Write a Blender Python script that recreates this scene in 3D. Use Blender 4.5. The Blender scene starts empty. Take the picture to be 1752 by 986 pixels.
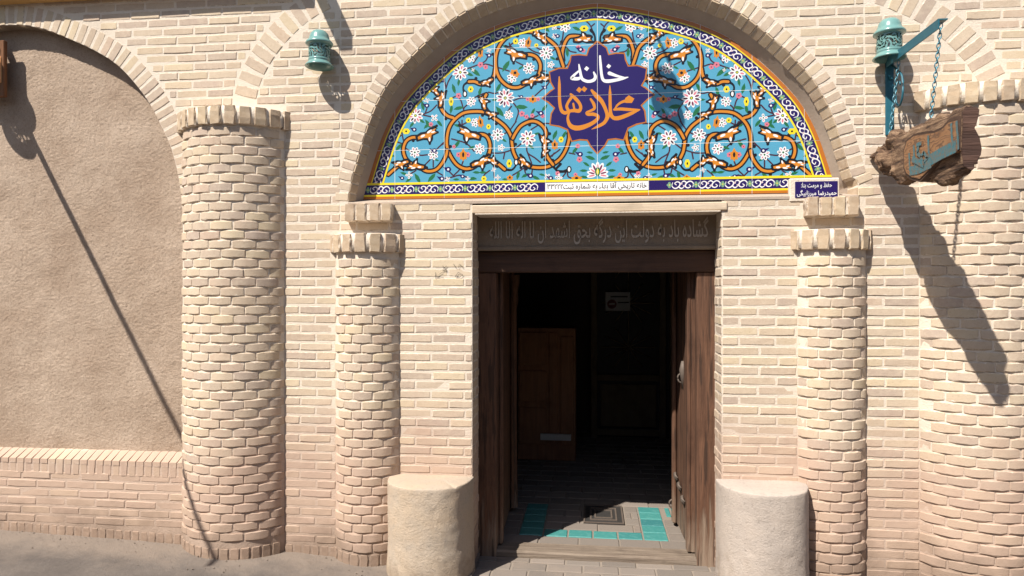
import bpy, math, random
from mathutils import Vector, Matrix, noise
from mathutils.geometry import tessellate_polygon
random.seed(7)
R = math.radians
sc = bpy.context.scene
COL = sc.collection

# ------------------------------------------------------------------ camera
F = 1168.0; CXP = 876.0; CYP = 493.0      # focal length and centre in photo pixels (24 mm lens)
D = 4.1; EYE = 1.6; TH = R(6.6)
S_, C_ = math.sin(TH), math.cos(TH)
cam = bpy.data.cameras.new('camera'); cam.lens = 24; cam.sensor_width = 36; cam.clip_end = 500
cam_o = bpy.data.objects.new('camera', cam); COL.objects.link(cam_o)
cam_o.location = (0, -D, EYE); cam_o.rotation_euler = (R(90), 0, TH)
sc.camera = cam_o

# ------------------------------------------------------------------ sky, sun, exposure
SUNDIR = Vector((0.72, 1.0, -1.55)).normalized()
w = bpy.data.worlds.new('World'); sc.world = w; w.use_nodes = True
nt = w.node_tree
sky = nt.nodes.new('ShaderNodeTexSky'); sky.sky_type = 'NISHITA'; sky.sun_disc = False
sky.sun_elevation = math.asin(-SUNDIR.z)
sky.sun_rotation = math.atan2(-SUNDIR.x, -SUNDIR.y)
bg = nt.nodes['Background']; bg.inputs[1].default_value = 0.075
nt.links.new(sky.outputs[0], bg.inputs[0])
sun = bpy.data.lights.new('sun', 'SUN'); sun.energy = 5.0; sun.angle = R(0.53); sun.color = (1, 0.95, 0.87)
sun_o = bpy.data.objects.new('sun', sun); COL.objects.link(sun_o)
sun_o.rotation_euler = SUNDIR.to_track_quat('-Z', 'Y').to_euler()
vs = sc.view_settings
vs.view_transform = 'Standard'; vs.look = 'None'; vs.exposure = 0.70; vs.gamma = 1; vs.use_curve_mapping = False

# ------------------------------------------------------------------ photo pixel -> place
def un(px, py, Y=0.0):
    r = (px - CXP) / F; u = (CYP - py) / F
    t = (Y + D) / (C_ + r * S_)
    return Vector((t * (-S_ + r * C_), Y, EYE + t * u))
def unx(px, py, X):
    r = (px - CXP) / F; u = (CYP - py) / F
    t = X / (-S_ + r * C_)
    return Vector((X, -D + t * (C_ + r * S_), EYE + t * u))
def UX(px, Y=0.0): return un(px, CYP, Y).x
def gz(x, y=0):                       # the lane falls gently to the right
    return -0.03 * (x + 3.9)

# ------------------------------------------------------------------ materials
def mat(name):
    m = bpy.data.materials.new(name); m.use_nodes = True
    n = m.node_tree.nodes; l = m.node_tree.links
    return m, n, l, n['Principled BSDF']
def N(n, t, **kw):
    x = n.new(t)
    for k, v in kw.items(): setattr(x, k, v)
    return x
def ramp(n, stops, interp='LINEAR'):
    r = n.new('ShaderNodeValToRGB'); cr = r.color_ramp; cr.interpolation = interp
    while len(cr.elements) < len(stops): cr.elements.new(0.5)
    for e, (p, c) in zip(cr.elements, stops):
        e.position = p; e.color = (*c, 1) if len(c) == 3 else c
    return r
def mixc(n, l, fac, a, b, mode='MIX'):
    m = n.new('ShaderNodeMix'); m.data_type = 'RGBA'; m.blend_type = mode
    for sock, v in ((m.inputs[0], fac), (m.inputs[6], a), (m.inputs[7], b)):
        if hasattr(v, 'is_output'): l.new(v, sock)
        elif isinstance(v, (int, float)): sock.default_value = v
        else: sock.default_value = (*v, 1)
    return m.outputs[2]
def noise_n(n, l, vec, scale, detail=4, rough=.6):
    t = n.new('ShaderNodeTexNoise'); t.inputs['Scale'].default_value = scale
    t.inputs['Detail'].default_value = detail; t.inputs['Roughness'].default_value = rough
    if vec is not None: l.new(vec, t.inputs['Vector'])
    return t.outputs[0]
def maprange(n, l, v, a, b, c=0, d=1):
    m = n.new('ShaderNodeMapRange'); l.new(v, m.inputs[0])
    for i, q in enumerate((a, b, c, d)): m.inputs[i + 1].default_value = q
    return m.outputs[0]
def math_n(n, l, op, a, b=None):
    m = n.new('ShaderNodeMath'); m.operation = op
    for s, v in ((m.inputs[0], a), (m.inputs[1], b)):
        if v is None: continue
        if hasattr(v, 'is_output'): l.new(v, s)
        else: s.default_value = v
    return m.outputs[0]
def bump(n, l, p, h, strength=.4, dist=.003, prev=None):
    b = n.new('ShaderNodeBump'); b.inputs['Strength'].default_value = strength; b.inputs['Distance'].default_value = dist
    l.new(h, b.inputs['Height'])
    if prev: l.new(prev, b.inputs['Normal'])
    l.new(b.outputs[0], p.inputs['Normal']); return b.outputs[0]
def wash(n, l, col, pos):
    """rose coloured wash and street dirt on the foot of the wall"""
    sep = n.new('ShaderNodeSeparateXYZ'); l.new(pos, sep.inputs[0])
    nz = noise_n(n, l, pos, 2.2, 5)
    zz = math_n(n, l, 'ADD', sep.outputs[2], maprange(n, l, nz, .3, .7, -.22, .22))
    f = maprange(n, l, zz, .95, .45, 0, .72)
    c = mixc(n, l, f, col, (.43, .295, .225))
    nz2 = noise_n(n, l, pos, 5, 5)
    z2 = math_n(n, l, 'ADD', sep.outputs[2], maprange(n, l, nz2, .3, .7, -.12, .12))
    f2 = maprange(n, l, z2, .24, -.04, 0, .7)
    return mixc(n, l, f2, c, (.19, .135, .10))
def m_brick(name, tones, smear=True, dowash=True):
    m, n, l, p = mat(name)
    geo = n.new('ShaderNodeNewGeometry'); pos = geo.outputs['Position']
    oi = n.new('ShaderNodeObjectInfo')
    r = ramp(n, tones, 'LINEAR'); l.new(oi.outputs['Random'], r.inputs[0])
    mott = noise_n(n, l, pos, 28, 5, .65)
    c = mixc(n, l, maprange(n, l, mott, .4, .75, 0, .5), r.outputs[0], (.60, .50, .375)) if smear else r.outputs[0]
    dk = noise_n(n, l, pos, 75, 3, .7)
    c = mixc(n, l, maprange(n, l, dk, .56, .8, 0, .5), c, (.31, .22, .15))
    if smear:
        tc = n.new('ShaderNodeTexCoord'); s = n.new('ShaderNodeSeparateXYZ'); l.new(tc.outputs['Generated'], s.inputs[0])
        def edge(o, k):
            a = math_n(n, l, 'MULTIPLY', o, math_n(n, l, 'SUBTRACT', 1.0, o)); return math_n(n, l, 'MULTIPLY', a, k)
        d = math_n(n, l, 'MINIMUM', edge(s.outputs[0], .2), edge(s.outputs[2], .045))
        nz = noise_n(n, l, pos, 34, 4, .7)
        th = maprange(n, l, nz, .35, .75, -.0015, .0085)
        f = maprange(n, l, math_n(n, l, 'SUBTRACT', th, d), -.0012, .0012, 0, .8)
        c = mixc(n, l, f, c, (.68, .585, .475))
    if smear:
        gap = math_n(n, l, 'MULTIPLY', maprange(n, l, s.outputs[2], .13, .04, 0, 1), maprange(n, l, noise_n(n, l, pos, 22, 4, .75), .5, .62, 0, .75))  # patchy dark tint along the lower long edge of each brick
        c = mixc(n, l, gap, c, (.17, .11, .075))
        pit = maprange(n, l, noise_n(n, l, pos, 48, 5, .8), .66, .72, 0, .65)
        c = mixc(n, l, pit, c, (.24, .165, .115))
    blot = maprange(n, l, noise_n(n, l, pos, 1.3, 6, .72), .52, .7, 0, .32)
    c = mixc(n, l, blot, c, (.36, .275, .21))
    if dowash: c = wash(n, l, c, pos)
    l.new(c, p.inputs['Base Color']); p.inputs['Roughness'].default_value = .92; p.inputs['Specular IOR Level'].default_value = .2
    h = noise_n(n, l, pos, 120, 6, .7)
    bump(n, l, p, h, .55, .004)
    return m
TONES = [(0, (.52, .41, .295)), (.12, (.455, .35, .265)), (.24, (.555, .445, .305)), (.36, (.435, .335, .265)), (.46, (.53, .425, .315)), (.56, (.40, .31, .25)), (.66, (.55, .44, .32)), (.78, (.48, .355, .27)), (.88, (.575, .46, .31)), (1, (.45, .35, .28))]
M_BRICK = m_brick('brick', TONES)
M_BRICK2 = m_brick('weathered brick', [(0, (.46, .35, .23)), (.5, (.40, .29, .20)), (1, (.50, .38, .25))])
M_GREY = m_brick('grey paving brick', [(0, (.20, .17, .145)), (.5, (.165, .14, .12)), (1, (.235, .195, .165))], smear=False, dowash=False)
def m_mortar():
    m, n, l, p = mat('lime mortar')
    geo = n.new('ShaderNodeNewGeometry'); pos = geo.outputs['Position']
    c = mixc(n, l, noise_n(n, l, pos, 18, 5), (.71, .62, .515), (.61, .52, .42))
    c = mixc(n, l, maprange(n, l, noise_n(n, l, pos, 60, 4, .7), .55, .75, 0, .5), c, (.45, .36, .28))
    c = mixc(n, l, maprange(n, l, noise_n(n, l, pos, 1.3, 6, .72), .52, .7, 0, .32), c, (.42, .33, .25))
    c = wash(n, l, c, pos)
    l.new(c, p.inputs['Base Color']); p.inputs['Roughness'].default_value = .95; p.inputs['Specular IOR Level'].default_value = .1
    bump(n, l, p, noise_n(n, l, pos, 90, 6, .7), .8, .006)
    return m
M_MORTAR = m_mortar()
def m_plaster():
    m, n, l, p = mat('straw mud plaster')
    geo = n.new('ShaderNodeNewGeometry'); pos = geo.outputs['Position']
    c = mixc(n, l, maprange(n, l, noise_n(n, l, pos, 2.4, 8, .72), .38, .64), (.42, .31, .228), (.55, .425, .325))
    # straw flecks
    v = N(n, 'ShaderNodeTexVoronoi', feature='F1'); v.inputs['Scale'].default_value = 48
    mp = n.new('ShaderNodeMapping'); mp.inputs['Scale'].default_value = (1, 1, 1.9); mp.inputs['Rotation'].default_value = (0, .7, 0)
    l.new(pos, mp.inputs[0]); l.new(mp.outputs[0], v.inputs['Vector'])
    c = mixc(n, l, maprange(n, l, v.outputs['Distance'], .16, .04, 0, .7), c, (.19, .125, .085))
    c = mixc(n, l, maprange(n, l, noise_n(n, l, pos, 95, 4, .8), .52, .68, 0, .6), c, (.22, .145, .10))
    c = mixc(n, l, maprange(n, l, noise_n(n, l, pos, 120, 3, .7), .58, .7, 0, .5), c, (.58, .46, .36))
    l.new(c, p.inputs['Base Color']); p.inputs['Roughness'].default_value = .97; p.inputs['Specular IOR Level'].default_value = .1
    b1 = bump(n, l, p, noise_n(n, l, pos, 60, 8, .8), 1.0, .012)
    bump(n, l, p, noise_n(n, l, mp.outputs[0], 170, 4, .7), .8, .006, b1)
    return m
M_PLASTER = m_plaster()
def m_simple(name, col, rough=.6, metal=0, spec=.5, var=.0, scale=30, col2=None, bmp=0, coat=0):
    m, n, l, p = mat(name)
    p.inputs['Roughness'].default_value = rough; p.inputs['Metallic'].default_value = metal; p.inputs['Specular IOR Level'].default_value = spec
    p.inputs['Coat Weight'].default_value = coat
    geo = n.new('ShaderNodeNewGeometry'); pos = geo.outputs['Position']
    c2 = col2 or tuple(x * .7 for x in col)
    c = mixc(n, l, maprange(n, l, noise_n(n, l, pos, scale, 5), .35, .7, 0, var if var else .15), col, c2)
    l.new(c, p.inputs['Base Color'])
    if bmp: bump(n, l, p, noise_n(n, l, pos, scale * 4, 6, .7), .7, bmp)
    return m
def m_wood(name, a, b, scale=1.0, axis=2, rough=.75, bmp=.004, worn=False):
    m, n, l, p = mat(name)
    tc = n.new('ShaderNodeNewGeometry'); pos = tc.outputs['Position']
    mp = n.new('ShaderNodeMapping'); s = [38, 38, 38]; s[axis] = 2.2
    mp.inputs['Scale'].default_value = [q * scale for q in s]; l.new(pos, mp.inputs[0])
    g = noise_n(n, l, mp.outputs[0], 1, 7, .7)
    c = mixc(n, l, maprange(n, l, g, .3, .7), a, b)
    c = mixc(n, l, maprange(n, l, noise_n(n, l, pos, 6, 4), .5, .75, 0, .5), c, tuple(x * .55 for x in a))
    if worn:
        sep = n.new('ShaderNodeSeparateXYZ'); l.new(pos, sep.inputs[0])
        dz = math_n(n, l, 'ADD', sep.outputs[2], maprange(n, l, g, .3, .7, -.28, .28))
        c = mixc(n, l, maprange(n, l, dz, .2, -.16, 0, .75), c, (.30, .225, .165))
        c = mixc(n, l, maprange(n, l, noise_n(n, l, mp.outputs[0], 2.3, 5, .8), .6, .7, 0, .45), c, (.22, .135, .09))
        c = mixc(n, l, maprange(n, l, noise_n(n, l, mp.outputs[0], .8, 3, .6), .56, .6, 0, .7), c, (.03, .018, .013))
    l.new(c, p.inputs['Base Color']); p.inputs['Roughness'].default_value = rough; p.inputs['Specular IOR Level'].default_value = .25
    bump(n, l, p, g, .8, bmp)
    return m
M_DOOR = m_wood('old walnut brown door wood', (.05, .024, .015), (.16, .08, .047), worn=True, bmp=.008)
M_DOORH = m_wood('old door wood lying grain', (.05, .027, .019), (.095, .05, .032), axis=0)
M_SILL = m_wood('worn grey threshold wood', (.11, .08, .06), (.27, .215, .165), axis=0, bmp=.012)
M_BOARD = m_wood('bleached lintel wood', (.50, .385, .27), (.62, .50, .37), axis=0)
M_CAB = m_wood('reddish cabinet wood', (.22, .105, .058), (.34, .165, .09))
M_INDOOR = m_wood('dark olive inner door wood', (.15, .115, .075), (.20, .155, .10))
M_BEAM = m_wood('honey wood', (.50, .29, .10), (.60, .38, .15), axis=0)
M_DARKW = m_wood('dark stained wood', (.13, .055, .025), (.2, .09, .04))
M_HONEY = m_wood('orange wood panel', (.50, .24, .09), (.58, .31, .13))
M_ASPHALT = None
def m_asphalt():
    m, n, l, p = mat('dusty grey asphalt')
    geo = n.new('ShaderNodeNewGeometry'); pos = geo.outputs['Position']
    c = mixc(n, l, maprange(n, l, noise_n(n, l, pos, 1.7, 7, .7), .3, .7), (.095, .081, .073), (.18, .152, .13))
    c = mixc(n, l, maprange(n, l, noise_n(n, l, pos, 160, 3, .7), .5, .75, 0, .6), c, (.10, .085, .075))
    sep = n.new('ShaderNodeSeparateXYZ'); l.new(pos, sep.inputs[0])
    yy = math_n(n, l, 'ADD', sep.outputs[1], maprange(n, l, noise_n(n, l, pos, 4, 6, .7), .3, .7, -.16, .16))
    c = mixc(n, l, maprange(n, l, yy, -.42, -.1, 0, .75), c, (.25, .20, .16))
    l.new(c, p.inputs['Base Color']); p.inputs['Roughness'].default_value = .93; p.inputs['Specular IOR Level'].default_value = .2
    b = bump(n, l, p, noise_n(n, l, pos, 14, 6, .7), .6, .02)
    bump(n, l, p, noise_n(n, l, pos, 220, 3, .6), .8, .005, b)
    return m
M_ASPHALT = m_asphalt()
def m_stone(name, a, b, c3, dist=.008):
    m, n, l, p = mat(name)
    geo = n.new('ShaderNodeNewGeometry'); pos = geo.outputs['Position']
    c = mixc(n, l, maprange(n, l, noise_n(n, l, pos, 5, 6, .65), .35, .65), a, b)
    c = mixc(n, l, maprange(n, l, noise_n(n, l, pos, 11, 6, .75), .55, .75, 0, .7), c, c3)
    l.new(c, p.inputs['Base Color']); p.inputs['Roughness'].default_value = .9; p.inputs['Specular IOR Level'].default_value = .2
    b1 = bump(n, l, p, noise_n(n, l, pos, 85, 6, .75), 1.0, dist)
    bump(n, l, p, noise_n(n, l, pos, 240, 4, .8), .6, dist * .6, b1)
    c = mixc(n, l, maprange(n, l, noise_n(n, l, pos, 55, 5, .8), .57, .68, 0, .6), c, tuple(q * .5 for q in c3))
    sep = n.new('ShaderNodeSeparateXYZ'); l.new(pos, sep.inputs[0])
    dz = math_n(n, l, 'ADD', sep.outputs[2], maprange(n, l, noise_n(n, l, pos, 7, 5, .7), .3, .7, -.15, .15))
    c = mixc(n, l, maprange(n, l, dz, .08, -.12, 0, .6), c, (.27, .20, .14)); l.new(c, p.inputs['Base Color'])
    return m
M_STONEA = m_stone('ochre pecked stone', (.53, .41, .295), (.48, .395, .31), (.37, .32, .275), .008)
M_STONEB = m_stone('pale pinkish pecked stone', (.50, .42, .355), (.44, .375, .325), (.36, .295, .25), .006)
M_INSC = m_stone('brown carved plaster', (.27, .21, .155), (.22, .17, .125), (.30, .25, .20), .004)
M_INSCL = m_simple('greyish raised lettering', (.42, .36, .30), .85, var=.3)
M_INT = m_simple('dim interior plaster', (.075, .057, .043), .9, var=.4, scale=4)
M_TURQ = m_simple('turquoise ceramic lamp glaze', (.145, .285, .265), .25, spec=.5, var=.25, scale=14, col2=(.11, .235, .225), coat=.3)
M_PAINT = m_simple('petrol blue painted steel', (.010, .095, .135), .5, var=.35, scale=40, col2=(.03, .15, .185))
M_CHAIN = m_simple('petrol blue chain steel', (.05, .20, .26), .4, metal=.5, var=.5, scale=60, col2=(.25, .33, .36))
M_IRON = m_simple('dull old iron', (.13, .10, .08), .7, metal=.2, var=.5, scale=50)
M_DARKIRON = m_simple('dark drain iron', (.055, .05, .047), .5, metal=.3, var=.4, scale=40)
M_WHITE = m_simple('white board', (.55, .53, .5), .6)
M_PAPER = m_simple('white notice paper', (.5, .5, .5), .6)
M_RED = m_simple('dark red print', (.12, .015, .015), .6)
M_BLACK = m_simple('black print', (.02, .02, .02), .6)
M_LAMPDIM = m_simple('lamp inside with painted shade', (.05, .05, .045), .9)  # dimness inside the lamp painted in, so the pierced holes look dark
M_BULB = m_simple('white bulb glass', (.8, .8, .76), .2)
def m_floor_tile():
    m, n, l, p = mat('turquoise floor tile glaze')
    oi = n.new('ShaderNodeObjectInfo'); r = ramp(n, [(0, (.045, .20, .19)), (.5, (.06, .235, .215)), (1, (.04, .165, .17))]); l.new(oi.outputs['Random'], r.inputs[0])
    geo = n.new('ShaderNodeNewGeometry')
    c = mixc(n, l, maprange(n, l, noise_n(n, l, geo.outputs['Position'], 30, 5), .5, .75, 0, .5), r.outputs[0], (.16, .36, .33))
    l.new(c, p.inputs['Base Color']); p.inputs['Roughness'].default_value = .35
    return m
M_FTILE = m_floor_tile()
def glaze(name, c): return m_simple(name, c, .28, spec=.4, var=.18, scale=9)
G = {k: glaze(k + ' glaze', c) for k, c in dict(sky=(.085, .31, .45), navy=(.020, .011, .095), yellow=(.72, .58, .025), orange=(.56, .205, .022), rust=(.42, .135, .02),
     black=(.012, .010, .014), white=(.74, .73, .72), green=(.018, .13, .05), stem=(.055, .018, .03), purple=(.16, .035, .085), pink=(.58, .17, .22), olive=(.16, .30, .19)).items()}
GK = list(G)

# ------------------------------------------------------------------ mesh helpers
def link(name, me, parent=None, m=None, loc=(0, 0, 0)):
    o = bpy.data.objects.new(name, me); COL.objects.link(o); o.location = loc
    if m is not None and me is not None and not me.materials: me.materials.append(m)
    if parent is not None: o.parent = parent
    return o
def tag(o, label, cat=None, group=None):
    o['label'] = label
    if cat: o['category'] = cat
    if group: o['group'] = group
    return o
def thing(name, label, cat, loc=(0, 0, 0), group=None):
    o = bpy.data.objects.new(name, None); COL.objects.link(o); o.location = loc; o.empty_display_size = .1
    return tag(o, label, cat, group)
def struct(name, o): o['kind'] = 'structure'; return o
class MB:
    def __init__(s): s.v = []; s.f = []; s.mi = []; s.sm = []
    def add(s, vs, fs, mi=0, smooth=False):
        b = len(s.v); s.v += [tuple(q) for q in vs]
        for f in fs: s.f.append([b + i for i in f]); s.mi.append(mi); s.sm.append(smooth)
    def box(s, a, b, mi=0, bev=0):
        x0, y0, z0 = a; x1, y1, z1 = b
        if bev == 0:
            s.add([(x0, y0, z0), (x1, y0, z0), (x1, y1, z0), (x0, y1, z0), (x0, y0, z1), (x1, y0, z1), (x1, y1, z1), (x0, y1, z1)],
                  [(3, 2, 1, 0), (4, 5, 6, 7), (0, 1, 5, 4), (1, 2, 6, 5), (2, 3, 7, 6), (3, 0, 4, 7)], mi)
        else:
            cx, cy, cz = (x0 + x1) / 2, (y0 + y1) / 2, (z0 + z1) / 2
            hx, hy, hz = abs(x1 - x0) / 2, abs(y1 - y0) / 2, abs(z1 - z0) / 2; e = min(bev, hx * .9, hy * .9, hz * .9)
            import itertools
            V = []; idx = {}
            for sx, sy, sz in itertools.product((-1, 1), repeat=3):
                for ax in range(3):
                    q = [sx * (hx - e), sy * (hy - e), sz * (hz - e)]; q[ax] = (sx * hx, sy * hy, sz * hz)[ax]
                    idx[(sx, sy, sz, ax)] = len(V); V.append((cx + q[0], cy + q[1], cz + q[2]))
            Fs = []
            for ax in range(3):
                o1, o2 = [i for i in range(3) if i != ax]
                for sg in (-1, 1):
                    loop = []
                    for a1, a2 in ((-1, -1), (1, -1), (1, 1), (-1, 1)):
                        k = [0, 0, 0]; k[ax] = sg; k[o1] = a1; k[o2] = a2; loop.append(idx[(*k, ax)])
                    Fs.append(loop)
            for ax in range(3):     # edges along ax
                o1, o2 = [i for i in range(3) if i != ax]
                for a1 in (-1, 1):
                    for a2 in (-1, 1):
                        k0 = [0, 0, 0]; k0[o1] = a1; k0[o2] = a2; k1 = list(k0); k0[ax] = -1; k1[ax] = 1
                        Fs.append([idx[(*k0, o1)], idx[(*k1, o1)], idx[(*k1, o2)], idx[(*k0, o2)]])
            for k in itertools.product((-1, 1), repeat=3): Fs.append([idx[(*k, 0)], idx[(*k, 1)], idx[(*k, 2)]])
            s.add(V, Fs, mi)
    def prism(s, pts, y0, y1, mi=0):          # polygon in x,z extruded along y
        n = len(pts); tri = tessellate_polygon([[Vector((p[0], p[1], 0)) for p in pts]])
        V = [(p[0], y0, p[1]) for p in pts] + [(p[0], y1, p[1]) for p in pts]
        Fs = [tuple(t) for t in tri] + [tuple(i + n for i in reversed(t)) for t in tri]
        Fs += [(i, (i + 1) % n, (i + 1) % n + n, i + n) for i in range(n)]
        s.add(V, Fs, mi)
    def lathe(s, prof, c=(0, 0, 0), seg=32, mi=0, a0=0, a1=2 * math.pi, smooth=True):
        V = []; Fs = []; full = abs(a1 - a0 - 2 * math.pi) < 1e-6; n = seg if full else seg + 1
        for r, z in prof:
            for i in range(n):
                a = a0 + (a1 - a0) * i / seg; V.append((c[0] + r * math.cos(a), c[1] + r * math.sin(a), c[2] + z))
        for j in range(len(prof) - 1):
            for i in range(seg):
                i2 = (i + 1) % n; Fs.append((j * n + i, j * n + i2, (j + 1) * n + i2, (j + 1) * n + i))
        s.add(V, Fs, mi, smooth)
    def tube(s, pts, r, seg=8, mi=0, smooth=True, caps=True):
        pts = [Vector(p) for p in pts]; V = []; Fs = []
        for i, p in enumerate(pts):
            d = (pts[min(i + 1, len(pts) - 1)] - pts[max(i - 1, 0)]).normalized()
            q = d.to_track_quat('Z', 'Y'); rr = r[i] if isinstance(r, (list, tuple)) else r
            for k in range(seg):
                a = 2 * math.pi * k / seg; V.append(p + q @ Vector((rr * math.cos(a), rr * math.sin(a), 0)))
        for i in range(len(pts) - 1):
            for k in range(seg): k2 = (k + 1) % seg; Fs.append((i * seg + k, i * seg + k2, (i + 1) * seg + k2, (i + 1) * seg + k))
        if caps: Fs += [tuple(reversed(range(seg))), tuple((len(pts) - 1) * seg + k for k in range(seg))]
        s.add(V, Fs, mi, smooth)
    def mesh(s, name, mats=()):
        me = bpy.data.meshes.new(name); me.from_pydata(s.v, [], s.f)
        me.polygons.foreach_set('material_index', s.mi); me.polygons.foreach_set('use_smooth', s.sm)
        for m in mats: me.materials.append(m)
        me.update(); return me
    def build(s, name, m, parent=None, loc=None):
        ms = m if isinstance(m, (list, tuple)) else [m]
        off = Vector(loc) if loc is not None else (parent_loc(parent) if parent is not None else Vector((0, 0, 0)))
        s.v = [tuple(Vector(q) - off) for q in s.v]      # world coordinates in, local out
        o = link(name, s.mesh(name, ms), parent)
        if parent is None: o.location = off
        return o
def parent_loc(p):
    v = Vector((0, 0, 0))
    while p is not None: v = v + Vector(p.location); p = p.parent
    return v
def catmull(pts, n=6):
    P = [Vector(p) for p in pts]; P = [P[0] * 2 - P[1]] + P + [P[-1] * 2 - P[-2]]; out = []
    for i in range(1, len(P) - 2):
        a, b, c, d = P[i - 1:i + 3]
        for k in range(n):
            t = k / n
            out.append(.5 * ((2 * b) + (c - a) * t + (2 * a - 5 * b + 4 * c - d) * t * t + (3 * b - a - 3 * c + d) * t ** 3))
    out.append(P[-2]); return out

# ------------------------------------------------------------------ bricks
def brick_mesh(seed, seg=3, bulge=0.0, m=None, rag=1.0):
    rnd = random.Random(seed); V = []; Fs = []
    xs = [-.5 + i / seg for i in range(seg + 1)]
    def bul(x): return -bulge * (1 - (2 * x) ** 2)
    ex, ez = .022, .09
    outer = []; inner = []
    loop = [(x, -1) for x in xs] + [(x, 1) for x in reversed(xs)]
    n = len(loop)
    rnd_end = .86 if bulge else .93
    for ring in range(3):
        for x, sg in loop:
            jz = rnd.uniform(-.05, .05) * rag; jx = rnd.uniform(-.012, .012) * rag
            end = abs(abs(x) - .5) < 1e-6; zs_ = rnd_end if end else 1.0
            if ring == 0: V.append((x * (1 - 2 * ex) + jx, bul(x) + rnd.uniform(-.012, .012) * rag, sg * (.5 - ez) * zs_ + jz * .6))
            elif ring == 1: V.append((x + jx * (1.3 if end else .3), bul(x) + .07, sg * .5 * zs_ + jz))
            else: V.append((V[n + len(V) - 2 * n][0], 1.0, V[n + len(V) - 2 * n][2]))
    for i in range(n):
        j = (i + 1) % n
        Fs.append((i, n + i, n + j, j)); Fs.append((n + i, 2 * n + i, 2 * n + j, n + j))
    nf = len(Fs); V += V[:n]                       # the face has vertices of its own so that it alone shades smoothly
    for i in range(seg): Fs.append((3 * n + i, 3 * n + i + 1, 3 * n + n - 2 - i, 3 * n + n - 1 - i))
    me = bpy.data.meshes.new('brick'); me.from_pydata(V, [], Fs); me.materials.append(m or M_BRICK)
    if bulge:
        for p in me.polygons: p.use_smooth = p.index >= nf
    me.update()
    return me
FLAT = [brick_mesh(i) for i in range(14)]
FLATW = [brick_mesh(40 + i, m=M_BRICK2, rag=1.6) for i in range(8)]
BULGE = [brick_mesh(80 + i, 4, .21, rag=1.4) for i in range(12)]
PAVE = [brick_mesh(120 + i, m=M_GREY) for i in range(6)]
brng = random.Random(3)
def put(parent, c, L, H, dep=.05, rot=0.0, yaw=0.0, pool=None, name='brick', pitch=0.0, jit=1.0):
    o = bpy.data.objects.new(name, brng.choice(pool or FLAT)); COL.objects.link(o); o.parent = parent
    off = parent_loc(parent)
    j = lambda a: brng.uniform(-a, a) * jit
    o.rotation_mode = 'XYZ'
    mtx = Matrix.Rotation(yaw + j(.012), 4, 'Z') @ Matrix.Rotation(rot + j(.010), 4, 'Y') @ Matrix.Rotation(pitch + j(.035), 4, 'X')
    o.rotation_euler = mtx.to_euler()
    o.scale = (L, dep, H)
    nrm = Matrix.Rotation(yaw, 3, 'Z') @ Vector((0, -1, 0))
    o.location = Vector(c) - off + nrm * (.0026 + j(.0018))
    return o
PITCH = .0574; BL = .2; BH = .0468; JT = .0095
def lay(parent, x0, x1, z0, z1, inside, phase=0, BLn=BL, y=0.0):
    """running bond between x0 and x1; inside(x, z) clips"""
    k0 = math.floor(z0 / PITCH); k1 = math.ceil(z1 / PITCH)
    for k in range(k0, k1 + 1):
        z = (k + .5) * PITCH
        if z < z0 or z > z1: continue
        x = x0 - (0 if (k + phase) % 2 == 0 else (BLn + JT) / 2) + brng.uniform(-.004, .004)
        while x < x1:
            l = BLn * brng.uniform(.975, 1.02); a, b = max(x, x0 + .004), min(x + l, x1 - .004); x += l + JT
            if b - a < .025: continue
            n = max(3, int((b - a) / .008)); run = []; best = []
            for i in range(n + 1):
                q = a + (b - a) * i / n
                if all(inside(q, z + dz) for dz in (-.02, .02)):
                    run.append(q)
                    if len(run) > len(best): best = list(run)
                else: run = []
            if len(best) < 2: continue
            a2, b2 = best[0], best[-1]
            if b2 - a2 < .03: continue
            put(parent, ((a2 + b2) / 2, y, z + brng.uniform(-.0012, .0012)), b2 - a2, BH * brng.uniform(.94, 1.04))
def ring(parent, pts, side, rad, pitch, y=0.0, name='arch_brick', gap=.012, pool=None, dep=.05, t0=0.0):
    """bricks standing across a curve pts (x, z); side=+1 puts them on the left of the direction"""
    P = [Vector((p[0], p[1])) for p in pts]; acc = t0; need = pitch / 2
    for a, b in zip(P, P[1:]):
        L = (b - a).length; d = (b - a) / L; nn = Vector((-d.y, d.x)) * side
        while need <= acc + L:
            q = a + d * (need - acc) + nn * (rad / 2)
            rot = -math.atan2(nn.y, nn.x)
            put(parent, (q.x, y, q.y), rad, (pitch - gap) * brng.uniform(.93, 1.05), dep, rot=rot, name=name, pool=pool)
            need += pitch
        acc += L

# ------------------------------------------------------------------ ground
def make_ground():
    xs = [-40, -15, -8] + [-5 + i * .1 for i in range(90)] + [6, 15, 40]; ys = [-40, -20, -8] + [-4 + i * .1 for i in range(41)] + [.06, .2]
    V = []; Fs = []
    for y in ys:
        for x in xs:
            xc = max(-6, min(5, x)); z = gz(xc)
            if -5 < x < 4 and y > -3: z += .012 * noise.noise(Vector((x * 1.7, y * 1.7, 0))) + .005 * noise.noise(Vector((x * 7, y * 7, 3)))
            V.append((x, y, z))
    n = len(xs)
    for j in range(len(ys) - 1):
        for i in range(n - 1):
            if ys[j] >= -.401 and XL - .02 < xs[i] and xs[i + 1] < XR + .1: continue        # the paved doorway
            Fs.append((j * n + i, j * n + i + 1, (j + 1) * n + i + 1, (j + 1) * n + i))
    me = bpy.data.meshes.new('ground'); me.from_pydata(V, [], Fs)
    for p in me.polygons: p.use_smooth = True
    struct('ground', link('ground', me, None, M_ASPHALT))
XL, XR = UX(808), UX(1235)
make_ground()
XSEAML, XSEAMR, XMID = UX(582), UX(1478), UX(1022)
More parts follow.
